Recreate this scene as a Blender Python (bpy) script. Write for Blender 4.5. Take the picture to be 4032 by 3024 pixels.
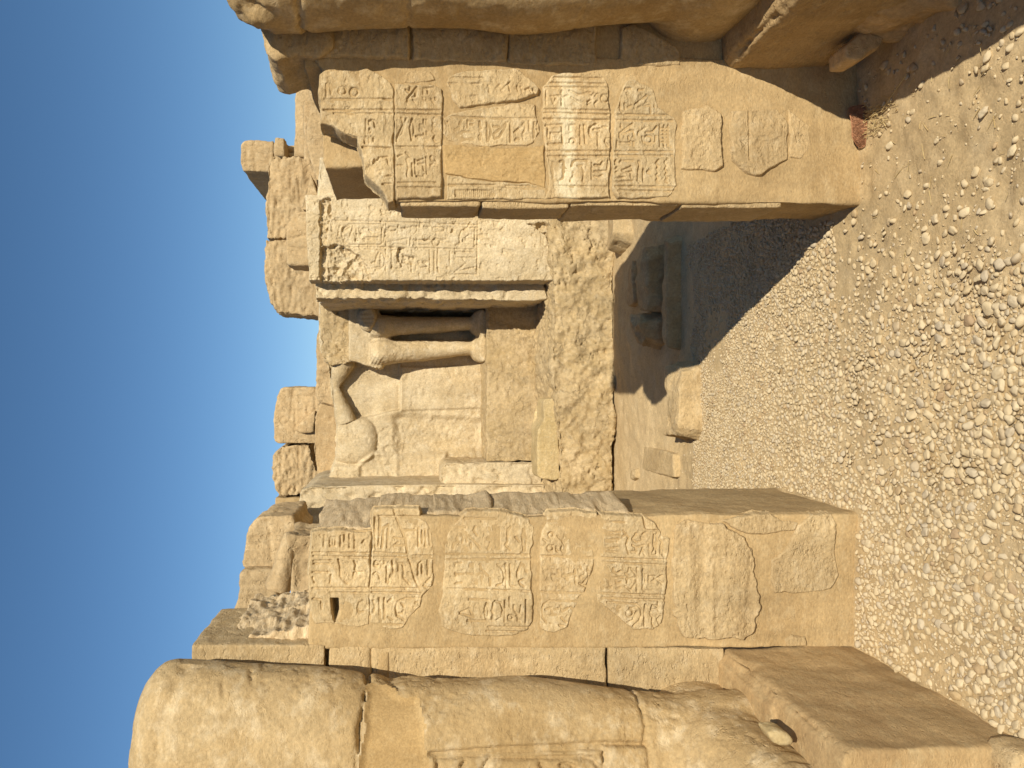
import bpy, bmesh, math, random
import numpy as np
from mathutils import Vector, Matrix

for o in list(bpy.data.objects):
    bpy.data.objects.remove(o)
SC = bpy.context.scene
COL = SC.collection

# ------------------------------------------------------------------ camera, light, exposure
F, XH, YC, EYE = 3100.0, 1600.0, 1512.0, 1.6     # focal length, horizon and middle of the 4032 x 3024 photograph
cam_data = bpy.data.cameras.new('camera')
cam = bpy.data.objects.new('camera', cam_data)
COL.objects.link(cam)
# the phone was held upright and the file kept sideways: world up is picture left
cam.matrix_world = Matrix(((0, 1, 0, 0), (0, 0, -1, 0), (-1, 0, 0, EYE), (0, 0, 0, 1)))
cam_data.sensor_fit = 'HORIZONTAL'
cam_data.sensor_width = 36.0
cam_data.lens = 36.0 * F / 4032.0
cam_data.shift_x = (2016.0 - XH) / 4032.0
cam_data.clip_start = 0.02
cam_data.clip_end = 5000.0
SC.camera = cam

SUN_EL, SUN_AZ = math.radians(35.5), math.radians(19.5)
sun_dir = Vector((math.sin(SUN_AZ) * math.cos(SUN_EL), -math.cos(SUN_AZ) * math.cos(SUN_EL), math.sin(SUN_EL)))
world = bpy.data.worlds.new('World')
SC.world = world
world.use_nodes = True
wn = world.node_tree.nodes
wl = world.node_tree.links
wn.clear()
w_out = wn.new('ShaderNodeOutputWorld')
w_bg = wn.new('ShaderNodeBackground')
w_sky = wn.new('ShaderNodeTexSky')
w_sky.sky_type = 'NISHITA'
w_sky.sun_disc = False
w_sky.sun_elevation = SUN_EL
w_sky.sun_rotation = math.radians(180.0) - SUN_AZ
w_sky.air_density = 1.0
w_sky.dust_density = 0.05
w_sky.altitude = 1200.0
w_sky.ozone_density = 3.2
w_bg.inputs['Strength'].default_value = 0.078
w_hs = wn.new('ShaderNodeHueSaturation')
w_hs.inputs['Saturation'].default_value = 1.12
w_hs.inputs['Hue'].default_value = 0.496
wl.new(w_sky.outputs[0], w_hs.inputs['Color'])
wl.new(w_hs.outputs[0], w_bg.inputs['Color'])
wl.new(w_bg.outputs[0], w_out.inputs['Surface'])

sun_data = bpy.data.lights.new('sun', 'SUN')
sun_data.energy = 4.4
sun_data.angle = math.radians(0.5)
sun_data.color = (1.0, 0.93, 0.80)
sun = bpy.data.objects.new('sun', sun_data)
COL.objects.link(sun)
sun.rotation_euler = sun_dir.to_track_quat('Z', 'Y').to_euler()
sun.location = (3, -6, 8)

SC.view_settings.view_transform = 'Standard'
SC.view_settings.look = 'None'
SC.view_settings.exposure = 0.40
SC.view_settings.gamma = 1.0
SC.view_settings.use_curve_mapping = False

# ------------------------------------------------------------------ measuring: enlargements of the photograph -> its pixels -> metres
ZO = {'1': (900, 0, .5425), '2': (2000, 0, .9186), '3': (1000, 700, .5425), '4': (2000, 700, .7838),
      '5': (1000, 1400, .5425), '6': (400, 2000, .6173), '7': (1500, 1900, .6776), '8': (2600, 1900, .6774),
      'a': (1240, 240, .3616), 'b': (1720, 240, .3616), 'c': (2120, 280, .33746), 'd': (1200, 1980, .3255),
      'e': (1720, 1980, .3376), 'f': (2100, 1980, .3376), 'g': (1280, 840, .28933), 'h': (1500, 2500, .72333),
      'i': (920, 0, .90416), 'j': (2700, 0, .45208), 'k': (900, 300, .591), 'l': (1000, 1480, .34965),
      'm': (3400, 0, .60305), 'n': (3400, 1000, .60305), 'o': (2700, 2500, .60217), 'p': (700, 2000, .3919),
      's': (0, 0, 1.0), 'D': (0, 0, 1.82278)}


def S(z, txt):
    ox, oy, s = ZO[z]
    out = []
    for t in txt.split():
        x, y = t.split(',')
        out.append((ox + float(x) * s, oy + float(y) * s))
    return out


def XZ(pts, d):
    """photograph pixels -> (x, z) in the upright plane at distance d"""
    return [((YC - Y) * d / F, EYE - (X - XH) * d / F) for X, Y in pts]


def P(z, txt, d):
    return XZ(S(z, txt), d)


def STR(z, txt, d):
    """strokes: polylines split by |, 'o cx,cy r' is a circle"""
    res = []
    for part in txt.split('|'):
        part = part.strip()
        if not part:
            continue
        if part[0] == 'o':
            _, c, r = part.split()
            cx, cy = map(float, c.split(','))
            r = float(r)
            pts = ' '.join('%f,%f' % (cx + r * math.cos(t), cy + r * math.sin(t)) for t in np.linspace(0, 2 * math.pi, 17))
            res.append(P(z, pts, d))
        else:
            res.append(P(z, part, d))
    return res


# ------------------------------------------------------------------ noise
_rng = np.random.RandomState(7)
_perm = np.concatenate([_rng.permutation(256)] * 2).astype(np.int64)
_val = (_rng.rand(256) * 2 - 1)


def vnoise(x, y, z):
    xi = np.floor(x).astype(np.int64); yi = np.floor(y).astype(np.int64); zi = np.floor(z).astype(np.int64)
    fx = x - xi; fy = y - yi; fz = z - zi
    u = fx * fx * fx * (fx * (fx * 6 - 15) + 10)
    v = fy * fy * fy * (fy * (fy * 6 - 15) + 10)
    w = fz * fz * fz * (fz * (fz * 6 - 15) + 10)
    xi &= 255; yi &= 255; zi &= 255
    x1 = (xi + 1) & 255; y1 = (yi + 1) & 255; z1 = (zi + 1) & 255

    def h(a, b, c):
        return _val[_perm[_perm[_perm[a] + b] + c]]
    n00 = h(xi, yi, zi) * (1 - u) + h(x1, yi, zi) * u
    n10 = h(xi, y1, zi) * (1 - u) + h(x1, y1, zi) * u
    n01 = h(xi, yi, z1) * (1 - u) + h(x1, yi, z1) * u
    n11 = h(xi, y1, z1) * (1 - u) + h(x1, y1, z1) * u
    return (n00 * (1 - v) + n10 * v) * (1 - w) + (n01 * (1 - v) + n11 * v) * w


def fbm(p, f, oct=4, gain=.5, off=0.0, aniso=(1, 1, 1)):
    x = p[:, 0] * f * aniso[0] + off; y = p[:, 1] * f * aniso[1] + off * 1.7; z = p[:, 2] * f * aniso[2] + off * .6
    t = np.zeros(len(p)); a = 1.0
    for i in range(oct):
        t += a * vnoise(x, y, z)
        x = x * 2.03 + 11.3; y = y * 2.03 + 5.1; z = z * 2.03 + 7.7
        a *= gain
    return t


def sstep(a, b, x):
    t = np.clip((x - a) / (b - a), 0, 1)
    return t * t * (3 - 2 * t)


# surface characters: displacement along the normal, metres
def d_smooth(p, o):
    return .006 * fbm(p, 4, 3, off=o) + .0018 * fbm(p, 26, 3, off=o)


def d_plaster(p, o):
    return .005 * fbm(p, 5, 3, off=o) + .003 * fbm(p, 11, 3, .4, off=o + 2, aniso=(.35, 1, 1.6)) + .0008 * fbm(p, 60, 2, off=o)


def d_worn(p, o):
    return .008 * fbm(p, 5, 3, .4, off=o) + .0022 * fbm(p, 24, 3, .42, off=o, aniso=(1, 1, 1.6)) - .0045 * sstep(.28, .62, fbm(p, 13, 3, .4, off=o + 3))


def d_rough(p, o):
    n = fbm(p, 9, 4, .42, off=o)
    return .024 * n - .010 * np.abs(fbm(p, 17, 3, .4, off=o + 9))


def d_hewn(p, o):
    q = p.copy(); q[:, 0] = p[:, 0] * .8 + p[:, 2] * .5
    return .018 * fbm(p, 3.5, 3, off=o) - .021 * np.abs(fbm(q, 17, 3, .45, off=o, aniso=(.7, .7, 1.5)))


def d_strata(p, o):
    return .020 * fbm(p, 6, 3, .42, off=o, aniso=(.7, .7, 2.6)) - .010 * np.abs(fbm(p, 12, 3, .4, off=o, aniso=(.7, .7, 2.5)))


def d_lime(p, o):
    n = fbm(p, 7, 4, .5, off=o)
    flat = sstep(-.1, .25, n)
    return -.018 * (1 - flat) + (1 - .8 * flat) * .014 * fbm(p, 20, 3, .5, off=o + 4) - .012 * sstep(.05, .0, np.abs(fbm(p, 8, 3, off=o + 8))) * (1 - .6 * flat)


def d_limerough(p, o):
    # scaly broken faces: stepped flakes with sharp little scarps between them
    n = fbm(p, 10, 4, .55, off=o) * 3.4
    st = np.floor(n) + sstep(.62, 1.0, n - np.floor(n))
    return .016 * fbm(p, 3, 2, off=o + 2) + .0055 * st + .005 * fbm(p, 34, 3, .5, off=o + 5) - .030 * sstep(.05, 0, np.abs(fbm(p, 9, 3, off=o + 7))) * sstep(-.2, .3, fbm(p, 4, 2, off=o + 6))


def d_limesmooth(p, o):
    return .012 * fbm(p, 3, 3, off=o) - .007 * sstep(.25, .5, fbm(p, 12, 3, off=o)) + .003 * fbm(p, 25, 2, off=o)


# ------------------------------------------------------------------ materials
MATS = {}


def stone(name, c1, c2, c3, f=3.0, bump=.35, fine=55.0, strata=1.0, rough=.92, vary=.06, pale=None, pits=0.0, streak=.10, cracks=0, crackw=.0022, chips=.5):
    m = bpy.data.materials.new(name)
    m.use_nodes = True
    nt = m.node_tree; N = nt.nodes; L = nt.links
    b = N['Principled BSDF']
    b.inputs['Roughness'].default_value = rough
    b.inputs['Specular IOR Level'].default_value = .15
    bump = min(bump * 1.6, .62); fine = fine * 1.25
    geo = N.new('ShaderNodeNewGeometry')
    mp = N.new('ShaderNodeMapping'); mp.inputs['Scale'].default_value = (1, 1, strata)
    L.new(geo.outputs['Position'], mp.inputs['Vector'])

    def noise(scale, detail, rgh=.6, src=None):
        n = N.new('ShaderNodeTexNoise')
        n.inputs['Scale'].default_value = scale; n.inputs['Detail'].default_value = detail; n.inputs['Roughness'].default_value = rgh
        L.new((src or mp.outputs['Vector']), n.inputs['Vector'])
        return n
    n1 = noise(f, 5)
    n2 = noise(f * 6.5, 5, .65)
    n3 = noise(fine, 6, .75)
    r1 = N.new('ShaderNodeValToRGB')
    r1.color_ramp.elements[0].position = .36; r1.color_ramp.elements[0].color = (*c2, 1)
    r1.color_ramp.elements[1].position = .64; r1.color_ramp.elements[1].color = (*c1, 1)
    L.new(n1.outputs['Fac'], r1.inputs['Fac'])
    mx = N.new('ShaderNodeMixRGB')
    mx.inputs['Color2'].default_value = (*c3, 1)
    r2 = N.new('ShaderNodeMapRange')
    r2.inputs['From Min'].default_value = .50; r2.inputs['From Max'].default_value = .74; r2.inputs['To Max'].default_value = .8
    L.new(n2.outputs['Fac'], r2.inputs['Value'])
    L.new(r2.outputs['Result'], mx.inputs['Fac'])
    L.new(r1.outputs['Color'], mx.inputs['Color1'])
    # grain and per-object tone
    oi = N.new('ShaderNodeObjectInfo')
    mr = N.new('ShaderNodeMapRange')
    mr.inputs['To Min'].default_value = 1 - vary; mr.inputs['To Max'].default_value = 1 + vary
    L.new(oi.outputs['Random'], mr.inputs['Value'])
    gr = N.new('ShaderNodeMapRange')
    gr.inputs['From Min'].default_value = .3; gr.inputs['From Max'].default_value = .7
    gr.inputs['To Min'].default_value = .75; gr.inputs['To Max'].default_value = 1.22
    L.new(n3.outputs['Fac'], gr.inputs['Value'])
    mu = N.new('ShaderNodeMath'); mu.operation = 'MULTIPLY'
    L.new(mr.outputs['Result'], mu.inputs[0]); L.new(gr.outputs['Result'], mu.inputs[1])
    vm = N.new('ShaderNodeVectorMath'); vm.operation = 'SCALE'
    # run-off streaks and broad stains of the stone itself
    m2 = N.new('ShaderNodeMapping'); m2.inputs['Scale'].default_value = (5.5, 5.5, .9)
    L.new(geo.outputs['Position'], m2.inputs['Vector'])
    n4 = noise(2.2, 4, .6, m2.outputs['Vector']); n5 = noise(f * .55, 3, .5, geo.outputs['Position'])
    s4 = N.new('ShaderNodeMapRange'); s4.inputs['From Min'].default_value = .3; s4.inputs['From Max'].default_value = .7
    s4.inputs['To Min'].default_value = 1 - streak; s4.inputs['To Max'].default_value = 1 + streak
    L.new(n4.outputs['Fac'], s4.inputs['Value'])
    s5 = N.new('ShaderNodeMapRange'); s5.inputs['From Min'].default_value = .35; s5.inputs['From Max'].default_value = .65
    s5.inputs['To Min'].default_value = 1 - streak * .9; s5.inputs['To Max'].default_value = 1 + streak * .9
    L.new(n5.outputs['Fac'], s5.inputs['Value'])
    for q in (s4, s5):
        m3 = N.new('ShaderNodeMath'); m3.operation = 'MULTIPLY'
        L.new(mu.outputs[0], m3.inputs[0]); L.new(q.outputs['Result'], m3.inputs[1]); mu = m3
    L.new(mx.outputs['Color'], vm.inputs[0]); L.new(mu.outputs[0], vm.inputs['Scale'])
    last = vm.outputs[0]
    if pale:
        # a pale band of old limewash splashed over the carved blocks: (x0, x1, z0, z1, colour)
        sx = N.new('ShaderNodeSeparateXYZ'); L.new(geo.outputs['Position'], sx.inputs[0])
        nz = noise(9, 5, .7, geo.outputs['Position'])
        prod = None
        for out, lo, hi, soft in ((sx.outputs['X'], pale[0], pale[1], .05), (sx.outputs['Z'], pale[2], pale[3], .035)):
            ad = N.new('ShaderNodeMath'); ad.operation = 'MULTIPLY_ADD'
            L.new(nz.outputs['Fac'], ad.inputs[0]); ad.inputs[1].default_value = .16; ad.inputs[2].default_value = -.08
            su = N.new('ShaderNodeMath'); su.operation = 'ADD'
            L.new(out, su.inputs[0]); L.new(ad.outputs[0], su.inputs[1])
            for a, bb in ((lo, lo + soft), (hi, hi - soft)):
                q = N.new('ShaderNodeMapRange'); q.interpolation_type = 'SMOOTHSTEP'
                q.inputs['From Min'].default_value = a; q.inputs['From Max'].default_value = bb
                if bb < a:
                    q.inputs['From Min'].default_value = bb; q.inputs['From Max'].default_value = a
                    q.inputs['To Min'].default_value = 1; q.inputs['To Max'].default_value = 0
                L.new(su.outputs[0], q.inputs['Value'])
                if prod is None:
                    prod = q.outputs['Result']
                else:
                    mm = N.new('ShaderNodeMath'); mm.operation = 'MULTIPLY'
                    L.new(prod, mm.inputs[0]); L.new(q.outputs['Result'], mm.inputs[1]); prod = mm.outputs[0]
        mk = N.new('ShaderNodeMath'); mk.operation = 'MULTIPLY'; mk.inputs[1].default_value = .85
        L.new(prod, mk.inputs[0])
        pm = N.new('ShaderNodeMixRGB'); pm.inputs['Color2'].default_value = (*pale[4], 1)
        L.new(mk.outputs[0], pm.inputs['Fac']); L.new(last, pm.inputs['Color1'])
        last = pm.outputs['Color']
    L.new(last, b.inputs['Base Color'])
    # relief
    bp = N.new('ShaderNodeBump'); bp.inputs['Strength'].default_value = bump; bp.inputs['Distance'].default_value = .02
    ad = N.new('ShaderNodeMath'); ad.operation = 'MULTIPLY_ADD'; ad.inputs[1].default_value = .55
    L.new(n2.outputs['Fac'], ad.inputs[0]); L.new(n3.outputs['Fac'], ad.inputs[2])
    hgt = ad.outputs[0]
    if pits:
        vo = N.new('ShaderNodeTexVoronoi'); vo.inputs['Scale'].default_value = 22.0
        L.new(mp.outputs['Vector'], vo.inputs['Vector'])
        pr = N.new('ShaderNodeMapRange'); pr.inputs['From Max'].default_value = .22; pr.inputs['To Min'].default_value = -pits; pr.inputs['To Max'].default_value = 0
        L.new(vo.outputs['Distance'], pr.inputs['Value'])
        a2 = N.new('ShaderNodeMath'); a2.operation = 'ADD'
        L.new(hgt, a2.inputs[0]); L.new(pr.outputs['Result'], a2.inputs[1]); hgt = a2.outputs[0]
    n6 = noise(fine * .42, 3, .6)
    ch = N.new('ShaderNodeMapRange'); ch.interpolation_type = 'SMOOTHSTEP'
    ch.inputs['From Min'].default_value = .585; ch.inputs['From Max'].default_value = .66; ch.inputs['To Max'].default_value = -chips
    L.new(n6.outputs['Fac'], ch.inputs['Value'])
    a4 = N.new('ShaderNodeMath'); a4.operation = 'ADD'
    L.new(hgt, a4.inputs[0]); L.new(ch.outputs['Result'], a4.inputs[1]); hgt = a4.outputs[0]
    if cracks:
        nc = noise(cracks, 6, .62, geo.outputs['Position'])
        sb = N.new('ShaderNodeMath'); sb.operation = 'SUBTRACT'; sb.inputs[1].default_value = .52
        ab = N.new('ShaderNodeMath'); ab.operation = 'ABSOLUTE'
        L.new(nc.outputs['Fac'], sb.inputs[0]); L.new(sb.outputs[0], ab.inputs[0])
        cr = N.new('ShaderNodeMapRange'); cr.interpolation_type = 'SMOOTHSTEP'
        cr.inputs['From Max'].default_value = crackw * cracks; cr.inputs['To Min'].default_value = -1.6; cr.inputs['To Max'].default_value = 0
        L.new(ab.outputs[0], cr.inputs['Value'])
        ng = noise(cracks * .7, 2, .5, geo.outputs['Position'])
        gt = N.new('ShaderNodeMapRange'); gt.inputs['From Min'].default_value = .48; gt.inputs['From Max'].default_value = .58
        L.new(ng.outputs['Fac'], gt.inputs['Value'])
        cm = N.new('ShaderNodeMath'); cm.operation = 'MULTIPLY'
        L.new(cr.outputs['Result'], cm.inputs[0]); L.new(gt.outputs['Result'], cm.inputs[1])
        a3 = N.new('ShaderNodeMath'); a3.operation = 'ADD'
        L.new(hgt, a3.inputs[0]); L.new(cm.outputs[0], a3.inputs[1]); hgt = a3.outputs[0]
    L.new(hgt, bp.inputs['Height'])
    L.new(bp.outputs['Normal'], b.inputs['Normal'])
    MATS[name] = m
    return m


SAND = stone('sandstone', (.50, .365, .19), (.425, .30, .15), (.58, .45, .265), f=2.6, bump=.35, strata=1.5)
SANDIN = stone('inscribed_sandstone', (.49, .365, .195), (.425, .30, .15), (.62, .50, .31), f=3.5, bump=.30, strata=1.6,
               pale=(.62, 1.12, .985, 1.075, (.66, .56, .36)))
PLAST = stone('mud_plaster', (.425, .30, .147), (.365, .25, .118), (.465, .345, .185), f=2.6, bump=.18, fine=60, strata=1.8, cracks=1.7)
PATCH = stone('orange_plaster', (.40, .27, .12), (.35, .23, .097), (.435, .305, .145), f=3.0, bump=.14, fine=110, vary=.03)
DARKS = stone('weathered_sandstone', (.57, .43, .25), (.46, .34, .19), (.64, .51, .32), f=4, bump=.3, strata=3.0)
LEGS = stone('smoothed_sandstone', (.44, .32, .165), (.355, .24, .108), (.58, .465, .29), f=1.9, bump=.22, strata=1.3, cracks=1.3)
LIME = stone('limestone', (.545, .44, .275), (.47, .355, .195), (.59, .49, .325), f=2.4, bump=.24, pits=.25, vary=.03, cracks=3.6, crackw=.0042)
LIMER = stone('broken_limestone', (.455, .34, .185), (.41, .295, .145), (.54, .42, .25), f=5, bump=.34, fine=38, vary=.03, cracks=5.0, crackw=.0045)
RUIN = stone('ruin_sandstone', (.46, .335, .18), (.395, .275, .14), (.53, .405, .235), f=1.6, bump=.40, fine=30)
OCHRE = stone('ochre_stone', (.49, .37, .19), (.42, .31, .145), (.56, .45, .26), f=6, bump=.2)
GREYR = stone('grey_rock', (.48, .335, .17), (.40, .27, .13), (.54, .395, .215), f=4, bump=.25)
RUST = stone('rust_brown_husk', (.34, .165, .085), (.26, .12, .06), (.40, .22, .12), f=14, bump=.2)
STRAW = stone('straw', (.55, .42, .2), (.42, .3, .13), (.6, .5, .28), f=20, bump=.05)
GROUND = stone('sandy_ground', (.50, .37, .20), (.44, .32, .165), (.54, .415, .24), f=1.3, bump=.16, fine=70)


def pebble_mat():
    m = bpy.data.materials.new('pebble')
    m.use_nodes = True
    N = m.node_tree.nodes; L = m.node_tree.links
    b = N['Principled BSDF']; b.inputs['Roughness'].default_value = .75
    b.inputs['Specular IOR Level'].default_value = .25
    at = N.new('ShaderNodeAttribute'); at.attribute_name = 'tone'
    oi = N.new('ShaderNodeObjectInfo')
    ad = N.new('ShaderNodeMath'); ad.operation = 'ADD'
    L.new(at.outputs['Fac'], ad.inputs[0]); L.new(oi.outputs['Random'], ad.inputs[1])
    fr = N.new('ShaderNodeMath'); fr.operation = 'FRACT'; L.new(ad.outputs[0], fr.inputs[0])
    r = N.new('ShaderNodeValToRGB')
    cs = [(0, (.48, .365, .205)), (.3, (.55, .44, .27)), (.55, (.50, .385, .22)), (.76, (.51, .41, .26)), (.88, (.43, .35, .235)), (.95, (.42, .30, .155)), (.985, (.36, .25, .14)), (1, (.57, .46, .28))]
    e = r.color_ramp.elements
    e[0].position, e[0].color = cs[0][0], (*cs[0][1], 1)
    e[1].position, e[1].color = cs[-1][0], (*cs[-1][1], 1)
    for p_, c_ in cs[1:-1]:
        q = e.new(p_); q.color = (*c_, 1)
    L.new(fr.outputs[0], r.inputs['Fac'])
    geo = N.new('ShaderNodeNewGeometry')
    n = N.new('ShaderNodeTexNoise'); n.inputs['Scale'].default_value = 60; n.inputs['Detail'].default_value = 4
    L.new(geo.outputs['Position'], n.inputs['Vector'])
    mx = N.new('ShaderNodeMixRGB'); mx.blend_type = 'MULTIPLY'; mx.inputs['Fac'].default_value = .5
    L.new(r.outputs['Color'], mx.inputs['Color1'])
    r2 = N.new('ShaderNodeMapRange'); r2.inputs['To Min'].default_value = .7; r2.inputs['To Max'].default_value = 1.25
    L.new(n.outputs['Fac'], r2.inputs['Value']); L.new(r2.outputs['Result'], mx.inputs['Color2'])
    L.new(mx.outputs['Color'], b.inputs['Base Color'])
    bp = N.new('ShaderNodeBump'); bp.inputs['Strength'].default_value = .25; bp.inputs['Distance'].default_value = .01
    L.new(n.outputs['Fac'], bp.inputs['Height']); L.new(bp.outputs['Normal'], b.inputs['Normal'])
    return m


PEB = pebble_mat()


# ------------------------------------------------------------------ object helpers
def link(name, me, mat, parent=None):
    o = bpy.data.objects.new(name, me)
    COL.objects.link(o)
    if mat is not None and len(me.materials) == 0:
        me.materials.append(mat)
    if parent is not None:
        o.parent = parent
        o.matrix_parent_inverse = Matrix.Translation(-parent.location)
    return o


def thing(name, label, cat, loc=(0, 0, 0), group=None):
    o = bpy.data.objects.new(name, None)
    COL.objects.link(o)
    o.location = loc
    o['label'] = label; o['category'] = cat
    if group:
        o['group'] = group
    return o


def tag(o, label, cat, group=None):
    o['label'] = label; o['category'] = cat
    if group:
        o['group'] = group
    return o


def mesh_np(V, Fq):
    me = bpy.data.meshes.new('mesh')
    V = np.asarray(V, dtype=np.float32); Fq = np.asarray(Fq, dtype=np.int32)
    k = Fq.shape[1]
    me.vertices.add(len(V)); me.vertices.foreach_set('co', V.ravel())
    me.loops.add(Fq.size); me.loops.foreach_set('vertex_index', Fq.ravel())
    me.polygons.add(len(Fq))
    me.polygons.foreach_set('loop_start', np.arange(0, Fq.size, k, dtype=np.int32))
    me.polygons.foreach_set('use_smooth', np.ones(len(Fq), dtype=bool))
    me.update(calc_edges=True)
    me.validate()
    return me


def compact(V, Fq):
    used = np.zeros(len(V), bool); used[Fq.ravel()] = True
    idx = np.cumsum(used) - 1
    return V[used], idx[Fq]


def bm_prism(bm, poly, y0, y1, scale_back=1.0):
    """poly: (x, z) points; y0 front, y1 back"""
    cx = sum(p[0] for p in poly) / len(poly); cz = sum(p[1] for p in poly) / len(poly)
    a = [bm.verts.new((x, y0, z)) for x, z in poly]
    b = [bm.verts.new((cx + (x - cx) * scale_back, y1, cz + (z - cz) * scale_back)) for x, z in poly]
    bm.faces.new(a); bm.faces.new(b[::-1])
    n = len(poly)
    for i in range(n):
        bm.faces.new((a[i], b[i], b[(i + 1) % n], a[(i + 1) % n]))


def bm_plan(bm, plan, z0, z1):
    a = [bm.verts.new((x, y, z0)) for x, y in plan]
    b = [bm.verts.new((x, y, z1)) for x, y in plan]
    bm.faces.new(a[::-1]); bm.faces.new(b)
    n = len(plan)
    for i in range(n):
        bm.faces.new((a[i], a[(i + 1) % n], b[(i + 1) % n], b[i]))


def bm_box(bm, x0, x1, y0, y1, z0, z1):
    bm_prism(bm, [(x0, z0), (x1, z0), (x1, z1), (x0, z1)], y0, y1)


def bm_loft(bm, rings, n=48, axis='z', expo=2.0):
    """rings: (t, c1, c2, a, b): along z -> centre (x, y); along y -> centre (x, z)"""
    rs = []
    for t, c1, c2, a, b in rings:
        r = []
        for i in range(n):
            th = 2 * math.pi * i / n
            cs, sn = math.cos(th), math.sin(th)
            cs = math.copysign(abs(cs) ** (2 / expo), cs); sn = math.copysign(abs(sn) ** (2 / expo), sn)
            u, v = c1 + a * cs, c2 + b * sn
            r.append(bm.verts.new((u, v, t) if axis == 'z' else (u, t, v)))
        rs.append(r)
    for k in range(len(rs) - 1):
        for i in range(n):
            j = (i + 1) % n
            bm.faces.new((rs[k][i], rs[k][j], rs[k + 1][j], rs[k + 1][i]))
    bm.faces.new(rs[0][::-1]); bm.faces.new(rs[-1])


def remesh(bm, vox, smooth=3):
    bmesh.ops.triangulate(bm, faces=[f for f in bm.faces if len(f.verts) > 4], ngon_method='EAR_CLIP')
    bmesh.ops.recalc_face_normals(bm, faces=bm.faces)
    me = bpy.data.meshes.new('tmp'); bm.to_mesh(me); bm.free()
    o = bpy.data.objects.new('tmp', me); COL.objects.link(o)
    m = o.modifiers.new('r', 'REMESH'); m.mode = 'VOXEL'; m.voxel_size = vox; m.adaptivity = 0
    if smooth:
        s = o.modifiers.new('s', 'SMOOTH'); s.factor = .5; s.iterations = smooth
    dg = bpy.context.evaluated_depsgraph_get()
    ev = o.evaluated_get(dg)
    mm = ev.to_mesh()
    nv = len(mm.vertices)
    V = np.empty(nv * 3, np.float32); mm.vertices.foreach_get('co', V); V = V.reshape(-1, 3).astype(np.float64)
    Nn = np.empty(nv * 3, np.float32); mm.vertex_normals.foreach_get('vector', Nn); Nn = Nn.reshape(-1, 3).astype(np.float64)
    Q = np.empty(len(mm.loops), np.int32); mm.loops.foreach_get('vertex_index', Q)
    Q = Q.reshape(-1, 4)
    ev.to_mesh_clear()
    bpy.data.objects.remove(o); bpy.data.meshes.remove(me)
    return V, Nn, Q


def seg_dist(px, pz, poly, closed=False):
    best = np.full(px.shape, 1e9)
    n = len(poly)
    for i in range(n if closed else n - 1):
        ax, az = poly[i]; bx, bz = poly[(i + 1) % n]
        dx, dz = bx - ax, bz - az
        L2 = dx * dx + dz * dz + 1e-12
        t = np.clip(((px - ax) * dx + (pz - az) * dz) / L2, 0, 1)
        best = np.minimum(best, (px - ax - t * dx) ** 2 + (pz - az - t * dz) ** 2)
    return np.sqrt(best)


def inside(px, pz, poly):
    c = np.zeros(px.shape, bool)
    n = len(poly)
    j = n - 1
    for i in range(n):
        xi, zi = poly[i]; xj, zj = poly[j]
        if zi != zj:
            c ^= ((zi > pz) != (zj > pz)) & (px < (xj - xi) * (pz - zi) / (zj - zi) + xi)
        j = i
    return c


def sdist(px, pz, poly):
    d = seg_dist(px, pz, poly, True)
    return np.where(inside(px, pz, poly), d, -d)


def carve(V, Nn, strokes, w, depth, into=None):
    """push vertices of the front inward along the strokes"""
    D = np.zeros(len(V))
    front = Nn[:, 1] < -.15
    for st in strokes:
        a = np.array(st)
        lo = a.min(0) - w; hi = a.max(0) + w
        k = np.where(front & (V[:, 0] > lo[0]) & (V[:, 0] < hi[0]) & (V[:, 2] > lo[1]) & (V[:, 2] < hi[1]))[0]
        if len(k) == 0:
            continue
        dd = seg_dist(V[k, 0], V[k, 2], st)
        D[k] = np.maximum(D[k], np.clip(1 - dd / w, 0, 1) * depth)
    return D


def solid(name, bm, vox, mat, parent=None, disp=d_worn, smooth=3, off=None, amp=1.0, strokes=None, sw=.008, sdp=.008, finish=None, side=1.0):
    V, Nn, Q = remesh(bm, vox, smooth)
    o_ = (hash_name(name) if off is None else off)
    h = disp(V, o_) * amp if disp else np.zeros(len(V))
    if side != 1.0:
        h = h * (side + (1 - side) * sstep(-.3, -.8, Nn[:, 1]))
    if strokes:
        h = h - carve(V, Nn, strokes, sw, sdp)
    if finish:
        h = h + finish(V, Nn)
    V = V + Nn * h[:, None]
    return link(name, mesh_np(V, Q), mat, parent)


_hc = [0]


def hash_name(n):
    _hc[0] += 1
    return (_hc[0] * 3.71) % 97.0


def rock(name, poly, y0, y1, vox, mat, parent=None, disp=d_worn, smooth=4, amp=1.0, back=1.0, strokes=None, sw=.01, sdp=.008, finish=None):
    bm = bmesh.new()
    bm_prism(bm, poly, y0, y1, back)
    return solid(name, bm, vox, mat, parent, disp, smooth, None, amp, strokes, sw, sdp, finish)


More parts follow.
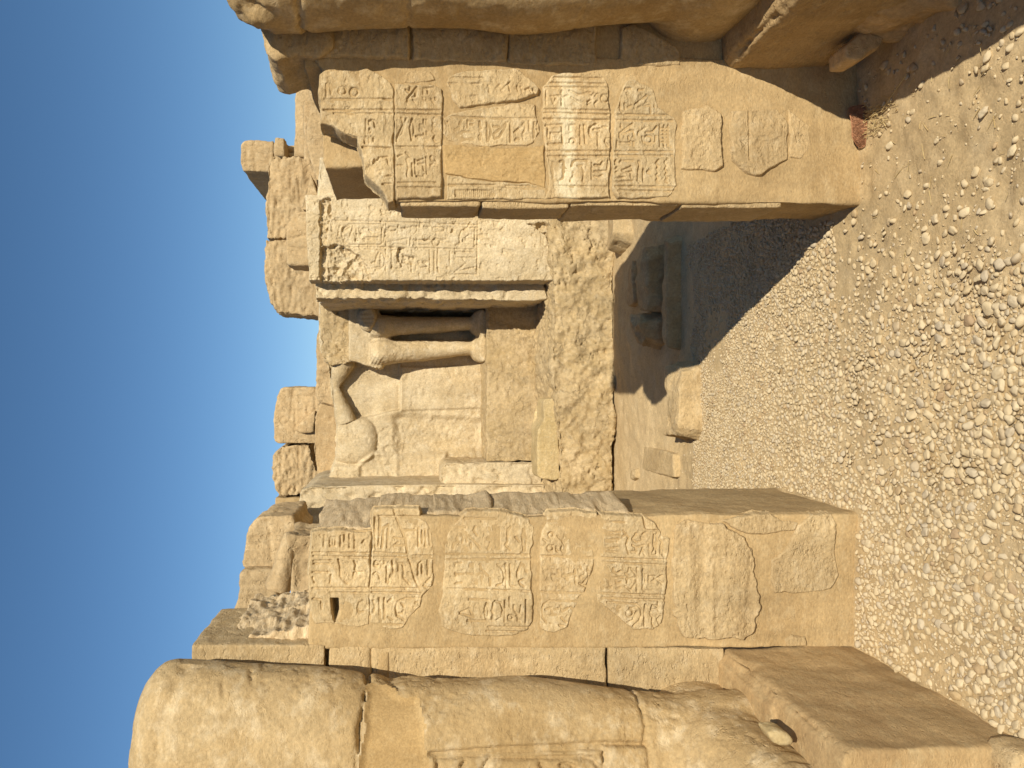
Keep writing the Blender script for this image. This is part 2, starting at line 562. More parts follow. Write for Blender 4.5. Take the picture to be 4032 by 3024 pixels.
def relief(name, poly, y, proud, mat, parent, res=.0021, edge=.014, back=.03, strokes=(), sw=.0050, sdp=.0105,
           disp=d_worn, amp=.6, warp=.004, extra=None):
    if y < 3:
        proud *= .75; edge = min(edge, .009)
    """a block bedded in the masonry: its face is an upright height field that rounds off and dips into the bedding at its edge"""
    a = np.array(poly)
    lo = a.min(0) - .012; hi = a.max(0) + .012
    nx = int((hi[0] - lo[0]) / res) + 2; nz = int((hi[1] - lo[1]) / res) + 2
    gx, gz_ = np.meshgrid(lo[0] + np.arange(nx) * res, lo[1] + np.arange(nz) * res, indexing='ij')
    px, pz = gx.ravel(), gz_.ravel()
    o_ = hash_name(name)
    P3 = np.stack([px, np.full_like(px, y), pz], 1)
    wx = fbm(P3, 22, 3, off=o_) * warp; wz = fbm(P3, 22, 3, off=o_ + 31) * warp
    sd = sdist(px + wx, pz + wz, poly) + .004
    t = np.clip(sd / edge, 0, 1)
    h = -back + (proud + back) * np.sqrt(1 - (1 - t) ** 2)
    h += (disp(P3, o_) * amp + .0007 * fbm(P3, 95, 2, off=o_) - .0020 * sstep(.5, .72, fbm(P3, 48, 2, off=o_ + 17))) * sstep(0, .012, sd)
    D = np.zeros(len(px))
    for st in strokes:
        q = np.array(st)
        l2 = q.min(0) - sw; h2 = q.max(0) + sw
        k = np.where((px > l2[0]) & (px < h2[0]) & (pz > l2[1]) & (pz < h2[1]))[0]
        if len(k):
            dd = seg_dist(px[k], pz[k], st)
            D[k] = np.maximum(D[k], sstep(0, 1, np.clip(1.25 - dd / sw, 0, 1)) * sdp)
    h -= D * (.65 + .35 * fbm(P3, 40, 2, off=o_ + 5)) * sstep(0, .012, sd)
    if extra:
        h += extra(px, pz, P3)
    V = np.stack([px, y - h, pz], 1)
    keep = sd > -2.0 * res
    I = np.arange(nx * nz).reshape(nx, nz)
    Q = np.stack([I[:-1, :-1].ravel(), I[1:, :-1].ravel(), I[1:, 1:].ravel(), I[:-1, 1:].ravel()], 1)
    Q = Q[keep[Q].all(1)]
    V, Q = compact(V, Q)
    return link(name, mesh_np(V, Q), mat, parent)


# ================================================================== GROUND
def ground_z(x, y):
    p = np.stack([x, y, np.zeros_like(x)], 1)
    z = .016 * fbm(p, 1.6, 3, off=3.3) + .005 * fbm(p, 9, 3, off=8.1)
    near = sstep(9.0, 4.0, np.abs(y - 3))
    # the trodden earth banks up a little against the limestone base
    z = z + .05 * sstep(4.3, 5.7, y) * sstep(9, 7, y)
    return z * near


def gz1(x, y):
    return float(ground_z(np.array([x]), np.array([y]))[0])


def axis_pts(lo, hi, step, far, grow=1.16):
    mid = list(np.arange(lo, hi, step))
    a = []; s = step; v = mid[-1]
    while v < far:
        s *= grow; v += s; a.append(v)
    b = []; s = step; v = lo
    while v > -far:
        s *= grow; v -= s; b.append(v)
    return np.array(b[::-1] + mid + a)


gx = axis_pts(-1.5, 1.6, .0105, 900.0)
gy = axis_pts(1.85, 6.0, .0105, 900.0)
GX, GY = np.meshgrid(gx, gy, indexing='ij')
p3 = np.stack([GX.ravel(), GY.ravel(), np.zeros(GX.size)], 1)
zz = ground_z(p3[:, 0], p3[:, 1])
core = (np.abs(p3[:, 0]) < 1.6) & (p3[:, 1] > 1.85) & (p3[:, 1] < 6.0)
zz = zz + np.where(core, .0016 * fbm(p3, 30, 3, .45, off=2.2) - .0018 * np.abs(fbm(p3, 13, 2, off=1.1)), 0)
# shallow heel prints and scuffs in the soft sand
rp = random.Random(5)
for _ in range(34):
    fx, fy, an = rp.uniform(-.35, 1.0), rp.uniform(2.0, 2.9), rp.uniform(0, math.pi)
    dx, dy = p3[:, 0] - fx, p3[:, 1] - fy
    u = dx * math.cos(an) + dy * math.sin(an); v = -dx * math.sin(an) + dy * math.cos(an)
    zz -= .005 * np.exp(-((u / .07) ** 4 + (v / .035) ** 4)) * (1 + .25 * np.sin(u * 380))
p3[:, 2] = zz
I = np.arange(GX.size).reshape(GX.shape)
Q = np.stack([I[:-1, :-1].ravel(), I[1:, :-1].ravel(), I[1:, 1:].ravel(), I[:-1, 1:].ravel()], 1)
g = link('ground', mesh_np(p3, Q), GROUND)
g['kind'] = 'structure'

# ================================================================== LEFT COLOSSUS (picture bottom)
YS = 2.79      # face of the masonry behind the legs
colL = thing('colossus', 'colossal sandstone leg with a plaster patch on a smooth plastered base', 'statue', (-1.4, 2.5, 0))


def leg_rings(sil, cx, cy, b, dt=2.6):
    r = []
    for X, Y in sil:
        m = (YC - Y) / F
        q = (cx - m * cy) ** 2 - (m * b) ** 2
        a = math.sqrt(max(q, .0004))
        r.append((EYE - (X - XH) * dt / F, cx, cy, a, b))
    return r[::-1]


# right-hand outline of the leg, from the top of the photograph's block to the heel
silL = [(678, 2602), (832, 2604), (1017, 2617), (1264, 2632), (1449, 2656), (1598, 2664), (1717, 2672), (1900, 2668), (2042, 2665),
        (2223, 2686), (2400, 2710), (2513, 2726), (2672, 2742), (2760, 2736), (2840, 2722), (2960, 2718)]
rings = leg_rings(silL, -1.42, 2.61, .20)
zt, _, _, at, bt = rings[-1]
for k in range(1, 9):                       # rounded crown
    t = k / 8 * math.pi / 2 * .96
    s = math.cos(t)
    rings.append((zt + .135 * math.sin(t), -1.42, 2.61 + .04 * (1 - s), at * (.30 + .70 * s), bt * (.30 + .70 * s)))
bm = bmesh.new()
bm_loft(bm, rings, 64, 'z', 2.35)
# foot running forward over the base
bm_loft(bm, [(2.86, -1.36, .56, .30, .24), (2.62, -1.36, .60, .315, .25), (2.45, -1.35, .58, .305, .22), (2.25, -1.34, .53, .29, .165), (2.12, -1.33, .51, .28, .12)], 40, 'y', 2.4)
V, Nn, Q = remesh(bm, .0070, 18)


def zline(pts, x):
    a = sorted(pts)
    return np.interp(x, [p[0] for p in a], [p[1] for p in a])


crackL = P('6', '1730,1050 1690,1170 1680,1250 1650,1400 1655,1500 1640,1659', 2.44) + [(-1.8, 1.74)]
crack2 = P('7', '1520,1200 1550,1290 1580,1400 1590,1610', 2.44) + [(-1.8, .86)]
patch = P('s', '1440,2760 1500,2740 1575,2774 1656,2788 1683,2882 1690,2984 1683,3024 1683,3400 1412,3400 1412,3024 1420,2900', 2.44)
wig = .012 * fbm(V, 9, 4, .55, off=4)
zc = zline(crackL, V[:, 0]) + wig
h = .5 * d_smooth(V, 1.0) + .003 * fbm(V, 2.2, 2, off=5)
h -= .0025 * sstep(.25, .5, fbm(V, 14, 3, off=6)) + .0035 * sstep(.38, .6, fbm(V, 34, 3, off=16)) * sstep(0, .3, fbm(V, 4, 2, off=18))
h -= .034 * np.exp(-(np.abs(V[:, 2] - zc) / .009) ** 1.5)
h -= .012 * np.exp(-(np.abs(V[:, 2] - zline(crack2, V[:, 0]) - wig) / .006) ** 2)
# chipped zone by the crack and rough spot along the shin
cz = P('7', '60,1170', 2.56)[0]
h -= .016 * np.exp(-((V[:, 0] - cz[0]) ** 2 + (V[:, 2] - cz[1]) ** 2) / .03 ** 2)
strokesL = STR('7', '290,1590 700,1560 1290,1540 1560,1545|320,1610 720,1580 1290,1560|600,1659 640,1610 1180,1605 1240,1620 1275,1659|580,1720 600,1659|1275,1659 1290,1720|1305,1585 1302,1720|470,1659 495,1630|330,1640 330,1720|930,1640 960,1700|1050,1650 1090,1640 1130,1659', 2.43)
h -= carve(V, Nn, STR('6', '340,1720 345,1560 380,1330 430,1180 500,1080 620,1000', 2.45), .035, .010) * (1 + .6 * fbm(V, 20, 3, off=40))
h -= carve(V, Nn, STR('6', '735,1175 755,1240|905,1130 930,1180|1490,1135 1545,1085', 2.45), .009, .008)
h -= carve(V, Nn, strokesL, .011, .022)
inp = inside(V[:, 0] + wig * 1.5, V[:, 2] + wig, patch) & (Nn[:, 1] < -.2)
sdp_ = sdist(V[:, 0] + wig * 1.5, V[:, 2] + wig, patch)
h = np.where(inp, -.004 - .010 * sstep(0, .02, sdp_) + .003 * fbm(V, 7, 3, off=9), h)
V2 = V + Nn * h[:, None]
fm = inp[Q].all(1)
up = (V[:, 2] > zc)[Q].all(1) & ~fm
lowm = ~up & ~fm
legL = None
for nm, mk, mt in (('thigh_block', up, LEGS), ('leg', lowm, LEGS), ('plaster_patch', fm, PATCH)):
    v_, q_ = compact(V2, Q[mk])
    o_ = link(nm, mesh_np(v_, q_), mt, legL if nm == 'plaster_patch' else colL)
    if nm == 'leg':
        legL = o_

# base under the foot
bm = bmesh.new()
bm_prism(bm, [(-2.1, .0), (-.938, -.04), (-.945, .40), (-.945, .472), (-2.1, .472)], 2.03, 2.83)
bm_box(bm, -2.1, -.985, 2.4, 2.83, .44, .489)


def chip(V, Nn):
    # bruised upper arris and the notch near the masonry
    x0 = P('8', '640,1110', 2.66)[0]
    e = np.exp(-((V[:, 0] + .945) ** 2 + (V[:, 2] - .472) ** 2) / .016 ** 2)
    k = e * (.012 + .022 * np.clip(fbm(V, 18, 3, off=2), 0, 1))
    k += .03 * np.exp(-((V[:, 0] + .945) ** 2 + (V[:, 1] - 2.66) ** 2 * .5 + (V[:, 2] - .46) ** 2) / .04 ** 2)
    return -k


solid('base', bm, .0085, stone('base_plaster', (.45, .31, .15), (.37, .245, .115), (.47, .35, .185), f=2.0, bump=.22, strata=2.2), colL, d_plaster, 3, finish=chip)
rock('footing_stone', [(-2.1, -.1), (-.925, -.1), (-.925, .075), (-.95, .095), (-2.1, .1)], 1.955, 2.06, .009, SAND, colL, d_worn)

# masonry slab behind the leg, block by block (right edge butts the inscribed pillar)
XR = -.936
sl = [('p', '130,1440 160,1400 260,1352 640,1357 1412,1362 1412,1720 130,1720', 0),
      ('6', '1418,870 1735,866 1745,1500 1418,1500', 1)]
zT = [2.365, 1.885, 1.725, .885, .462]
for k in range(4):
    bm = bmesh.new()
    z1, z0 = zT[k] - (.012 if k == 1 else .003), zT[k + 1] + (.003 if k else .003)
    bm_box(bm, -1.75, XR + (.012 if k == 0 else .0), YS + (.0, .006, .002, .004)[k], YS + .45, z0, z1)
    solid('slab_block', bm, .009, SAND, colL, d_worn, 3, amp=.7)
# small mend between two of the blocks
rock('slab_block', [(-1.6, 1.66), (-.945, 1.66), (-.945, 1.71), (-1.6, 1.71)], YS - .002, YS + .2, .008, PLAST, colL, d_worn, amp=.4)
# rubble core seen above the pillar
bm = bmesh.new()
bm_prism(bm, [(-1.75, 1.7), (-.87, 1.7), (-.875, 1.95), (-.91, 2.15), (-.955, 2.315), (-1.75, 2.33)], 2.86, 3.12)
bm_prism(bm, [(-1.75, 1.7), (-.86, 1.7), (-.865, 2.0), (-.925, 2.26), (-1.75, 2.30)], 3.10, 3.40)
bm_plan(bm, [(-1.6, 2.87), (-.935, 2.87), (-.872, 3.3), (-1.0, 3.4), (-1.6, 3.4)], 1.75, 2.24)
solid('rubble_core', bm, .0075, DARKS, colL, lambda p, o: .012 * fbm(p, 7, 2, off=o) + .010 * fbm(p, 17, 4, .5, off=o + 2, aniso=(.7, .7, 2.2)) - .012 * np.abs(fbm(p, 24, 3, .5, off=o + 4, aniso=(.6, .6, 2))), 1)

# ================================================================== LEFT PILLAR
YP = 2.80
pilL = thing('inscribed_pillar', 'inscribed sandstone pillar with a slot hole, three full-width columns of hieroglyphs, beside the patched leg', 'pillar', (-.7, 3.0, 0))
bm = bmesh.new()
bm_prism(bm, [(-.94, -.08), (-.462, -.08), (-.47, .9), (-.472, 1.05), (-.472, 1.70), (-.52, 1.705), (-.525, 1.93), (-.94, 1.95)], YP, YP + .06)
bm_prism(bm, [(-.94, -.08), (-.458, -.08), (-.466, .82), (-.94, .82)], YP + .02, YP + .66)
bm_prism(bm, [(-.94, .7), (-.476, .7), (-.480, 1.68), (-.535, 1.69), (-.54, 1.92), (-.94, 1.95)], YP + .04, YP + .42)
slot = P('d', '318,1155 402,1155 408,1310 365,1440 335,1340', YP)


def slot_push(V, Nn):
    sd = sdist(V[:, 0], V[:, 2], slot)
    return np.where(Nn[:, 1] < -.2, -.09 * sstep(-.004, .006, sd), 0)


solid('plaster_core', bm, .0065, PLAST, pilL, d_plaster, 3, finish=slot_push)
# broken stones showing in the pillar's side
for (z0, z1, xo, ya, yb) in ((.80, 1.04, -.452, 2.83, 3.22), (1.03, 1.30, -.455, 2.825, 3.20), (1.29, 1.50, -.452, 2.83, 3.19), (1.49, 1.70, -.456, 2.83, 3.16), (1.70, 1.93, -.512, 2.83, 3.36)):
    bm = bmesh.new()
    bm_plan(bm, [(-.62, ya), (xo - .006, ya), (xo + (.034 if z0 < 1.6 else .05), ya + (.19 if z0 < 1.6 else .34)), (xo + .0, yb), (-.62, yb)], z0, z1)
    solid('side_block', bm, .0065, DARKS, pilL, d_strata, 2, amp=.62)


def slot_ex(px, pz, P3):
    sd = sdist(px, pz, slot)
    return -.09 * sstep(-.004, .005, sd)


B = lambda z, t: P(z, t, YP)
relief('inscribed_block', B('d', '75,352 130,332 650,345 790,338 800,400 790,600 795,1050 775,1150 770,1460 640,1490 380,1450 140,1455 60,1300 45,1100 45,700 70,450'),
       YP, .012, SANDIN, pilL, extra=slot_ex, strokes=STR('d',
       '240,390 235,520|190,390 200,410|310,415 375,415 370,520 310,520 310,415|340,440 340,500|440,400 435,520|480,390 480,460|545,380 545,530|610,390 605,540|700,480 720,450|100,600 770,605|110,640 770,660|110,700 320,695|110,735 300,735|410,680 430,760 435,880 460,920 520,970|320,870 310,970|100,840 290,840|600,700 620,740 610,800 640,840 700,830|600,840 590,900|100,900 120,960|100,1030 760,1030|310,1085 770,1090|555,1240 545,1270 570,1290 545,1330|640,1270 660,1210 700,1180|640,1270 660,1330 710,1310|100,1160 200,1170 210,1280', YP))
relief('inscribed_block', B('d', '815,130 860,72 1040,56 1380,66 1400,100 1390,180 1480,215 1500,270 1530,400 1550,600 1560,900 1520,1040 1430,1110 1390,1250 1270,1400 1180,1510 1040,1530 850,1510 780,1450 790,1000 805,600'),
       YP, .008, SANDIN, pilL, strokes=STR('d',
       '1075,70 1110,180 1180,340 1220,450 1240,620 1290,760 1330,920 1390,1040|1078,74 1113,184 1183,344 1223,454 1243,624 1293,764 1333,924|850,180 845,530|915,190 905,400|950,300 945,400|945,420 935,530|1015,260 1000,540|960,300 1010,260|850,410 860,530|900,430 890,520|830,600 1250,625|1310,640 1550,640|840,655 1250,660|1315,665 1560,670|1080,420 1140,430 1200,430|1100,520 1210,510|1080,520 1130,480|1200,330 1330,330|1380,300 1375,400 1375,520|1420,340 1420,480|1460,320 1460,520|1500,330 1520,500|o 870,735 30|o 940,725 28|835,860 860,840 900,870 910,915|990,770 1000,820 990,960|1040,870 1010,970|1060,700 1075,850 1050,900|1135,820 1140,740 1180,730 1200,800 1195,900 1270,980|1370,870 1375,740 1410,710|1420,740 1420,850|1490,700 1490,870|1440,1000 1480,1030 1520,1020|1470,960 1520,910|810,1030 1380,1035|810,1080 1400,1095|905,1150 910,1400|965,1150 965,1400|1010,1190 1050,1160|1010,1380 1060,1410|830,1180 850,1260 830,1320|1420,1155 1220,1155 1130,1190 1100,1270 1115,1360 1200,1410|1170,1210 1200,1250|1140,1330 1180,1340 1190,1300|1340,1210 1370,1190 1380,1230|800,1460 1180,1470|900,160 1380,165', YP))
relief('inscribed_block', B('e', '350,100 460,90 740,90 1060,180 1080,250 1125,290 1120,480 1095,600 1100,680 1105,1000 1130,1150 1110,1380 1060,1470 880,1550 560,1550 380,1540 180,1490 60,1440 20,1250 60,1100 85,800 90,480 130,330 230,210'),
       YP, .009, SANDIN, pilL, strokes=STR('e',
       '330,180 690,185|210,290 330,285|100,595 720,605 1110,610|100,660 1090,660|130,1000 560,1010 840,1020 1100,1030|380,1120 600,1130|360,1370 560,1380|450,280 430,320 470,380|365,380 460,470 510,540|240,400 240,450 260,460|190,520 200,470 220,470|320,350 300,460|345,350 345,450|400,470 400,520|610,290 640,380 590,420 640,440|665,270 660,540|640,450 600,540|690,270 700,540|725,290 725,540|860,280 830,320 825,460 800,490 860,550|920,400 970,460|1010,310 1000,450 1015,560|1020,310 1040,430 1030,560|220,720 225,700 290,700|220,815 225,850|310,830 220,830|220,940 290,930|350,820 420,830|390,730 420,710|510,720 515,770 600,850|620,880 625,960|710,720 770,780 790,870 770,940 700,960|805,710 810,980|855,720 860,960|870,960 910,980|940,860 940,810 990,700|1010,720 1050,800|1010,890 960,910 970,950 1020,980|580,1165 560,1230 560,1300 580,1360|585,1170 600,1260 590,1350|660,1160 650,1230 635,1250 655,1270 650,1350|680,1140 740,1160 770,1240 750,1330 690,1370 400,1375|795,1140 790,1370|850,1100 850,1200|o 855,1330 28|900,1190 900,1230 940,1300 945,1370|930,1310 970,1380|980,1190 970,1270|1035,1130 1035,1390|270,1280 380,1230 430,1330|270,1290 420,1330|600,1440 1070,1445|580,1490 1040,1500', YP))
relief('inscribed_block', B('f', '150,130 180,100 500,105 735,115 745,300 710,500 690,770 640,860 600,1060 540,1100 510,1180 430,1340 400,1450 250,1510 140,1500 80,1430 75,1000 75,560 100,320 150,230'),
       YP, .009, SANDIN, pilL, strokes=STR('f',
       '170,210 740,215|80,615 690,635|75,1035 600,1050|500,1140 190,1140 120,1180 95,1250 105,1330 160,1400 200,1410|o 205,370 28|o 195,525 35|110,420 150,450|275,380 330,430 370,490 370,570|350,460 410,400|435,330 440,540|455,340 480,420 460,550 500,570|525,330 520,350 550,370 640,330|515,410 550,385|520,410 550,430 640,430|520,460 545,480|530,580 520,530 690,525|270,510 260,540 280,560|330,510 320,540 340,560|100,510 95,550|290,780 290,850 240,860 235,880 260,910|340,850 480,820 480,780|400,870 380,880 400,900|490,860 490,930|550,740 610,820 540,860|630,740 635,860 560,950|530,930 610,970|140,1240 210,1220 220,1290|240,1240 290,1230|160,1310 260,1300|320,1200 340,1260 400,1220|430,1210 470,1250|330,1340 380,1390|300,1420 350,1430', YP))
relief('inscribed_block', B('f', '770,130 1080,150 1270,160 1300,300 1450,305 1490,380 1590,410 1560,640 1545,1040 1520,1260 1470,1420 1390,1465 1180,1480 1110,1430 960,1290 830,1190 735,1130 740,1050 770,760 780,500'),
       YP, .010, SANDIN, pilL, strokes=STR('f',
       '770,215 1070,225|770,640 1560,660|780,690 1560,720|750,1050 1540,1075|800,1105 1530,1130|840,340 1010,340|840,370 1000,375|840,430 990,420|840,450 970,455|835,530 980,520|840,560 990,570|800,330 800,570|1045,330 1110,400 1080,480 1110,590|1080,360 1040,390|1200,360 1150,420 1200,460 1270,440 1250,380 1310,340|1150,490 1200,520 1290,490 1240,600|1140,570 1200,560|1190,520 1190,570|1270,540 1290,600|1350,480 1350,605 1430,605 1440,360|1410,370 1400,460 1410,530 1380,580|1500,460 1480,530 1500,610|1500,470 1515,540 1500,600|1480,380 1470,420 1490,440|820,755 780,780 815,810 780,840 815,860 780,890 815,920 780,950 810,990|885,820 885,940|850,865 1050,865|930,760 925,800 970,820 1010,790|960,900 970,940 1020,920|875,990 910,975|970,1000 1010,985|1110,760 1100,800|1130,760 1190,830 1190,920 1130,1010|1080,880 1180,870|1090,890 1090,930|1070,970 1130,1020|1070,820 1100,850|1205,750 1200,1020|1270,770 1270,1000 1300,1015|1290,830 1300,900 1280,960|1340,850 1410,850 1400,920 1340,920 1340,850|1360,920 1490,840|1420,880 1490,930|860,1150 1200,1180 1250,1230 1260,1300 1230,1370 1160,1430|980,1240 1010,1210|990,1200 970,1240 1000,1270|1300,1180 1290,1300 1295,1430|o 1120,1285 40|1200,1270 1150,1370 1090,1390|1120,1230 1190,1210|1370,1230 1380,1190 1430,1200 1450,1230 1370,1240|1450,1150 1455,1250|1360,1270 1360,1300 1390,1330 1380,1400 1410,1450|1470,1320 1440,1360 1470,1420', YP))
relief('corner_block', B('f', '1290,165 1400,222 1475,325 1480,378 1450,312 1310,300'), YP, .014, SAND, pilL, disp=d_worn, amp=.4, warp=.003)
relief('plain_block', B('8', '80,240 130,200 340,230 480,310 520,380 550,560 565,720 530,850 490,910 300,905 130,890 90,800 70,600'), YP, .022, SAND, pilL, edge=.03,
       disp=lambda p, o: d_worn(p, o) + .005 * fbm(p, 8, 3, off=o, aniso=(.3, 1, 3)), amp=.9, warp=.009)
relief('plain_block', B('8', '345,222 560,182 640,180 690,215 800,238 780,278 590,303 490,298'), YP, .012, SAND, pilL, edge=.012, disp=d_worn, amp=.6, warp=.004)
relief('plain_block', B('8', '640,450 720,390 800,240 880,190 990,180 1015,240 1010,400 1035,540 990,620 800,637 660,640 640,560'), YP, .014, SAND, pilL, edge=.014, disp=d_worn, amp=.9)
relief('plain_block', B('8', '720,912 760,888 840,893 848,945 735,948'), YP, .010, SAND, pilL, edge=.016, disp=d_worn, amp=.6)

# ================================================================== RIGHT PILLAR
pilR = thing('inscribed_pillar', 'inscribed sandstone pillar with broken upper corner and limewashed band, its side in shade', 'pillar', (.9, 3.0, 0))
XL = .646
coreR = P('a', '60,110 560,92 760,150 1500,110 1500,1500 870,1500 800,1500 700,1390 545,1225 505,1005 465,835 330,790 200,715 70,690 50,350', YP)
bm = bmesh.new()
# front leaf, with its broken top corner
top = [p for p in P('a', '870,1480 800,1480 700,1370 560,1225 520,1005 480,840 330,790 200,715 75,680 55,350 100,110', YP)]
bm_prism(bm, [(1.16, -.08), (XL - .008, -.08), (XL, .6), (XL + .004, 1.2), (XL + .004, 1.63)] + top[1:] + [(1.16, 1.93)], YP, YP + .17)
bm_prism(bm, [(1.16, -.08), (XL - .004, -.08), (XL + .004, .7), (XL + .012, 1.2), (XL + .02, 1.60), (1.16, 1.62)], YP + .1, YP + .30)
solid('plaster_core', bm, .0065, PLAST, pilR, d_plaster, 3)
# the thicker mass behind, set back from the broken corner
bm = bmesh.new()
bm_prism(bm, [(1.45, -.08), (.86, -.08), (.85, 1.2), (.813, 1.4), (.80, 1.90), (.84, 1.915), (1.45, 1.90)], YP + .13, YP + .62)
solid('rear_core', bm, .010, PLAST, pilR, d_worn, 2, amp=.6)
# stones of the side, uneven courses in shade
for (z0, z1, xo, ya, yb) in ((1.335, 1.62, .634, 2.81, 3.02), (1.02, 1.33, .628, 2.81, 3.00), (.62, 1.015, .632, 2.81, 3.05), (.26, .615, .630, 2.81, 3.06)):
    bm = bmesh.new()
    bm_box(bm, xo, .80, ya, yb, z0, z1)
    solid('side_block', bm, .0075, SAND, pilR, d_worn, 3, amp=.55)

relief('inscribed_block', B('a', '50,150 100,102 560,92 760,185 830,250 860,300 865,1540 800,1550 690,1400 540,1240 500,1010 460,840 330,800 200,720 60,690 40,350'),
       YP, .016, SANDIN, pilR, edge=.02, amp=.8, back=.09, strokes=STR('a',
       '100,545 860,548|210,580 840,590|110,425 830,430|130,260 130,400|175,260 180,370|200,455 120,450|520,945 820,955|560,650 560,900|590,700 590,670 620,655 650,665 655,730|590,770 600,750 615,770 600,800 585,795|545,850 545,900|585,850 590,890|640,850 640,880|o 300,335 40|o 430,350 45|690,1080 640,1120 650,1090|700,1060 790,1050 800,1130|740,1350 830,1345|680,1210 720,1200 720,1240|770,1270 800,1255 830,1260', YP))
relief('plain_block', B('a', '960,240 1000,140 1080,105 1250,110 1310,210 1220,240'), YP, .012, SAND, pilR, edge=.02, disp=d_rough, amp=.35)
relief('inscribed_block', B('a', '872,265 1300,270 1388,320 1390,545 1385,600 1380,1490 1370,1500 880,1510 870,540'),
       YP, .020, SANDIN, pilR, edge=.010, strokes=STR('a',
       '875,545 1375,548|880,585 1370,600|880,945 1360,945|870,965 1360,960|900,1340 1310,1340|900,1390 1360,1395|1115,290 1010,415 1010,450|1030,410 1090,400 1110,300|1070,430 1090,455|1180,310 1180,370|1230,310 1230,360|1180,310 1290,300|1180,410 1185,440 1210,440|1265,420 1300,475|1310,410 1315,430|990,320 1020,350 1040,300|945,630 960,690|995,640 890,850 890,880|890,860 950,800 980,680|1060,640 1035,740 1055,870|1060,640 1080,740 1065,860|1145,705 1180,705 1180,770 1145,770 1145,705|1165,710 1165,765|1185,650 1190,820 1100,830|1215,650 1215,700|1215,780 1215,810|1300,630 1280,660 1300,690 1280,715 1300,740 1280,770 1300,790|1310,820 1290,855 1310,885|990,1010 1050,1060 1010,1075|1000,1080 1020,1180 1005,1240 1010,1270|1060,1130 1065,1260|1090,1090 1095,1240|1090,1110 1180,1080|1125,1140 1180,1135 1185,1200|1110,1270 1185,1280 1185,1250|880,1060 950,1035|880,1150 950,1150|1260,1060 1270,1100 1320,1120 1310,1070 1270,1050|1215,1060 1220,1240|1260,1150 1280,1140', YP))
relief('worn_block', B('b', '110,190 270,112 850,96 1000,190 1110,300 1100,370 880,450 480,490 250,530 180,430 110,270'), YP, .018, SANDIN, pilR, edge=.03, amp=1.0, strokes=STR('b',
       '110,255 470,265|110,190 500,200|700,330 790,250|640,310 680,270|560,280 570,350|780,270 790,340|870,290 880,340|910,300 930,340|960,330 1000,310 1020,350|1040,330 1060,360', YP))
relief('inscribed_block', B('b', '170,560 470,520 880,462 1070,480 1090,640 1112,780 1060,890 980,940 700,912 540,940 250,912 130,880 70,800 70,612'), YP, .012, SANDIN, pilR, edge=.010, strokes=STR('b',
       '80,615 460,625|460,625 800,635 1080,630|90,660 100,690 120,670|270,650 250,700|200,760 240,740|335,660 335,730|340,655 390,655|365,700 390,700|250,795 280,775 380,775|250,890 270,860 390,855|470,665 465,715 490,740 465,770 485,800 460,830 470,860|548,680 548,890|570,700 590,770 560,890|620,720 680,715|780,665 620,800 630,850 680,835 760,690|800,680 800,890|890,740 840,785|960,680 965,740 935,800 940,860|1005,660 1005,760|1060,680 1055,870|1100,660 1080,720|1085,750 1110,790 1070,870|850,870 870,850 900,860', YP), sdp=.009)
pp = B('b', '60,925 560,945 1000,945 1170,920 1180,1390 1000,1340 560,1310 380,1290 90,1240')
relief('plaster_patch', pp, YP, .016, PATCH, pilR, edge=.02, disp=d_plaster, amp=.8)
ticks = '|'.join('%d,1415 %d,1475' % (x, x + 4) for x in range(205, 760, 22))
relief('inscribed_block', B('b', '100,1238 380,1290 560,1312 740,1322 1010,1342 1180,1400 1190,1505 820,1512 110,1510'), YP, .013, SANDIN, pilR, edge=.010, strokes=STR('b',
       '130,1355 630,1360|750,1365 1010,1370|640,1390 1180,1395|625,1380 630,1510|' + ticks, YP))
relief('inscribed_block', B('c', '60,200 170,40 700,12 820,150 822,500 822,1480 60,1505 120,1400 80,950 40,600'), YP, .014, SANDIN, pilR, edge=.012, strokes=STR('c',
       '160,85 740,95|90,150 810,160|70,200 810,205|60,460 820,470|60,500 820,515|50,570 820,580|100,940 820,945|110,1000 820,1000|180,1350 810,1355|85,245 85,400|265,250 265,410|140,310 250,300|150,340 170,390 200,330|280,315 340,300|360,240 470,290 540,270|380,320 480,380|560,260 600,260|620,290 640,270|660,300 680,280|570,370 600,350|570,400 600,385|o 770,330 45|680,360 650,390 660,420|80,645 270,635 280,850 110,860|140,790 140,730 240,730|110,650 105,770|360,690 360,640 420,635|o 390,825 28|485,650 490,860|530,640 545,850|670,620 590,670 590,730 610,780|690,730 690,880|720,680 640,690|770,830 790,790 820,790|770,830 810,890|745,660 790,660|165,1070 160,1150 165,1230 185,1300|295,1060 285,1260 230,1290|250,1060 290,1050|385,1110 400,1060 440,1045 570,1050|460,1110 525,1100|510,1120 530,1190 515,1290|620,1080 620,1260|810,1050 800,1170 620,1180|650,1100 720,1110 740,1070|640,1230 690,1250 740,1220|405,1180 400,1230 370,1290', YP))
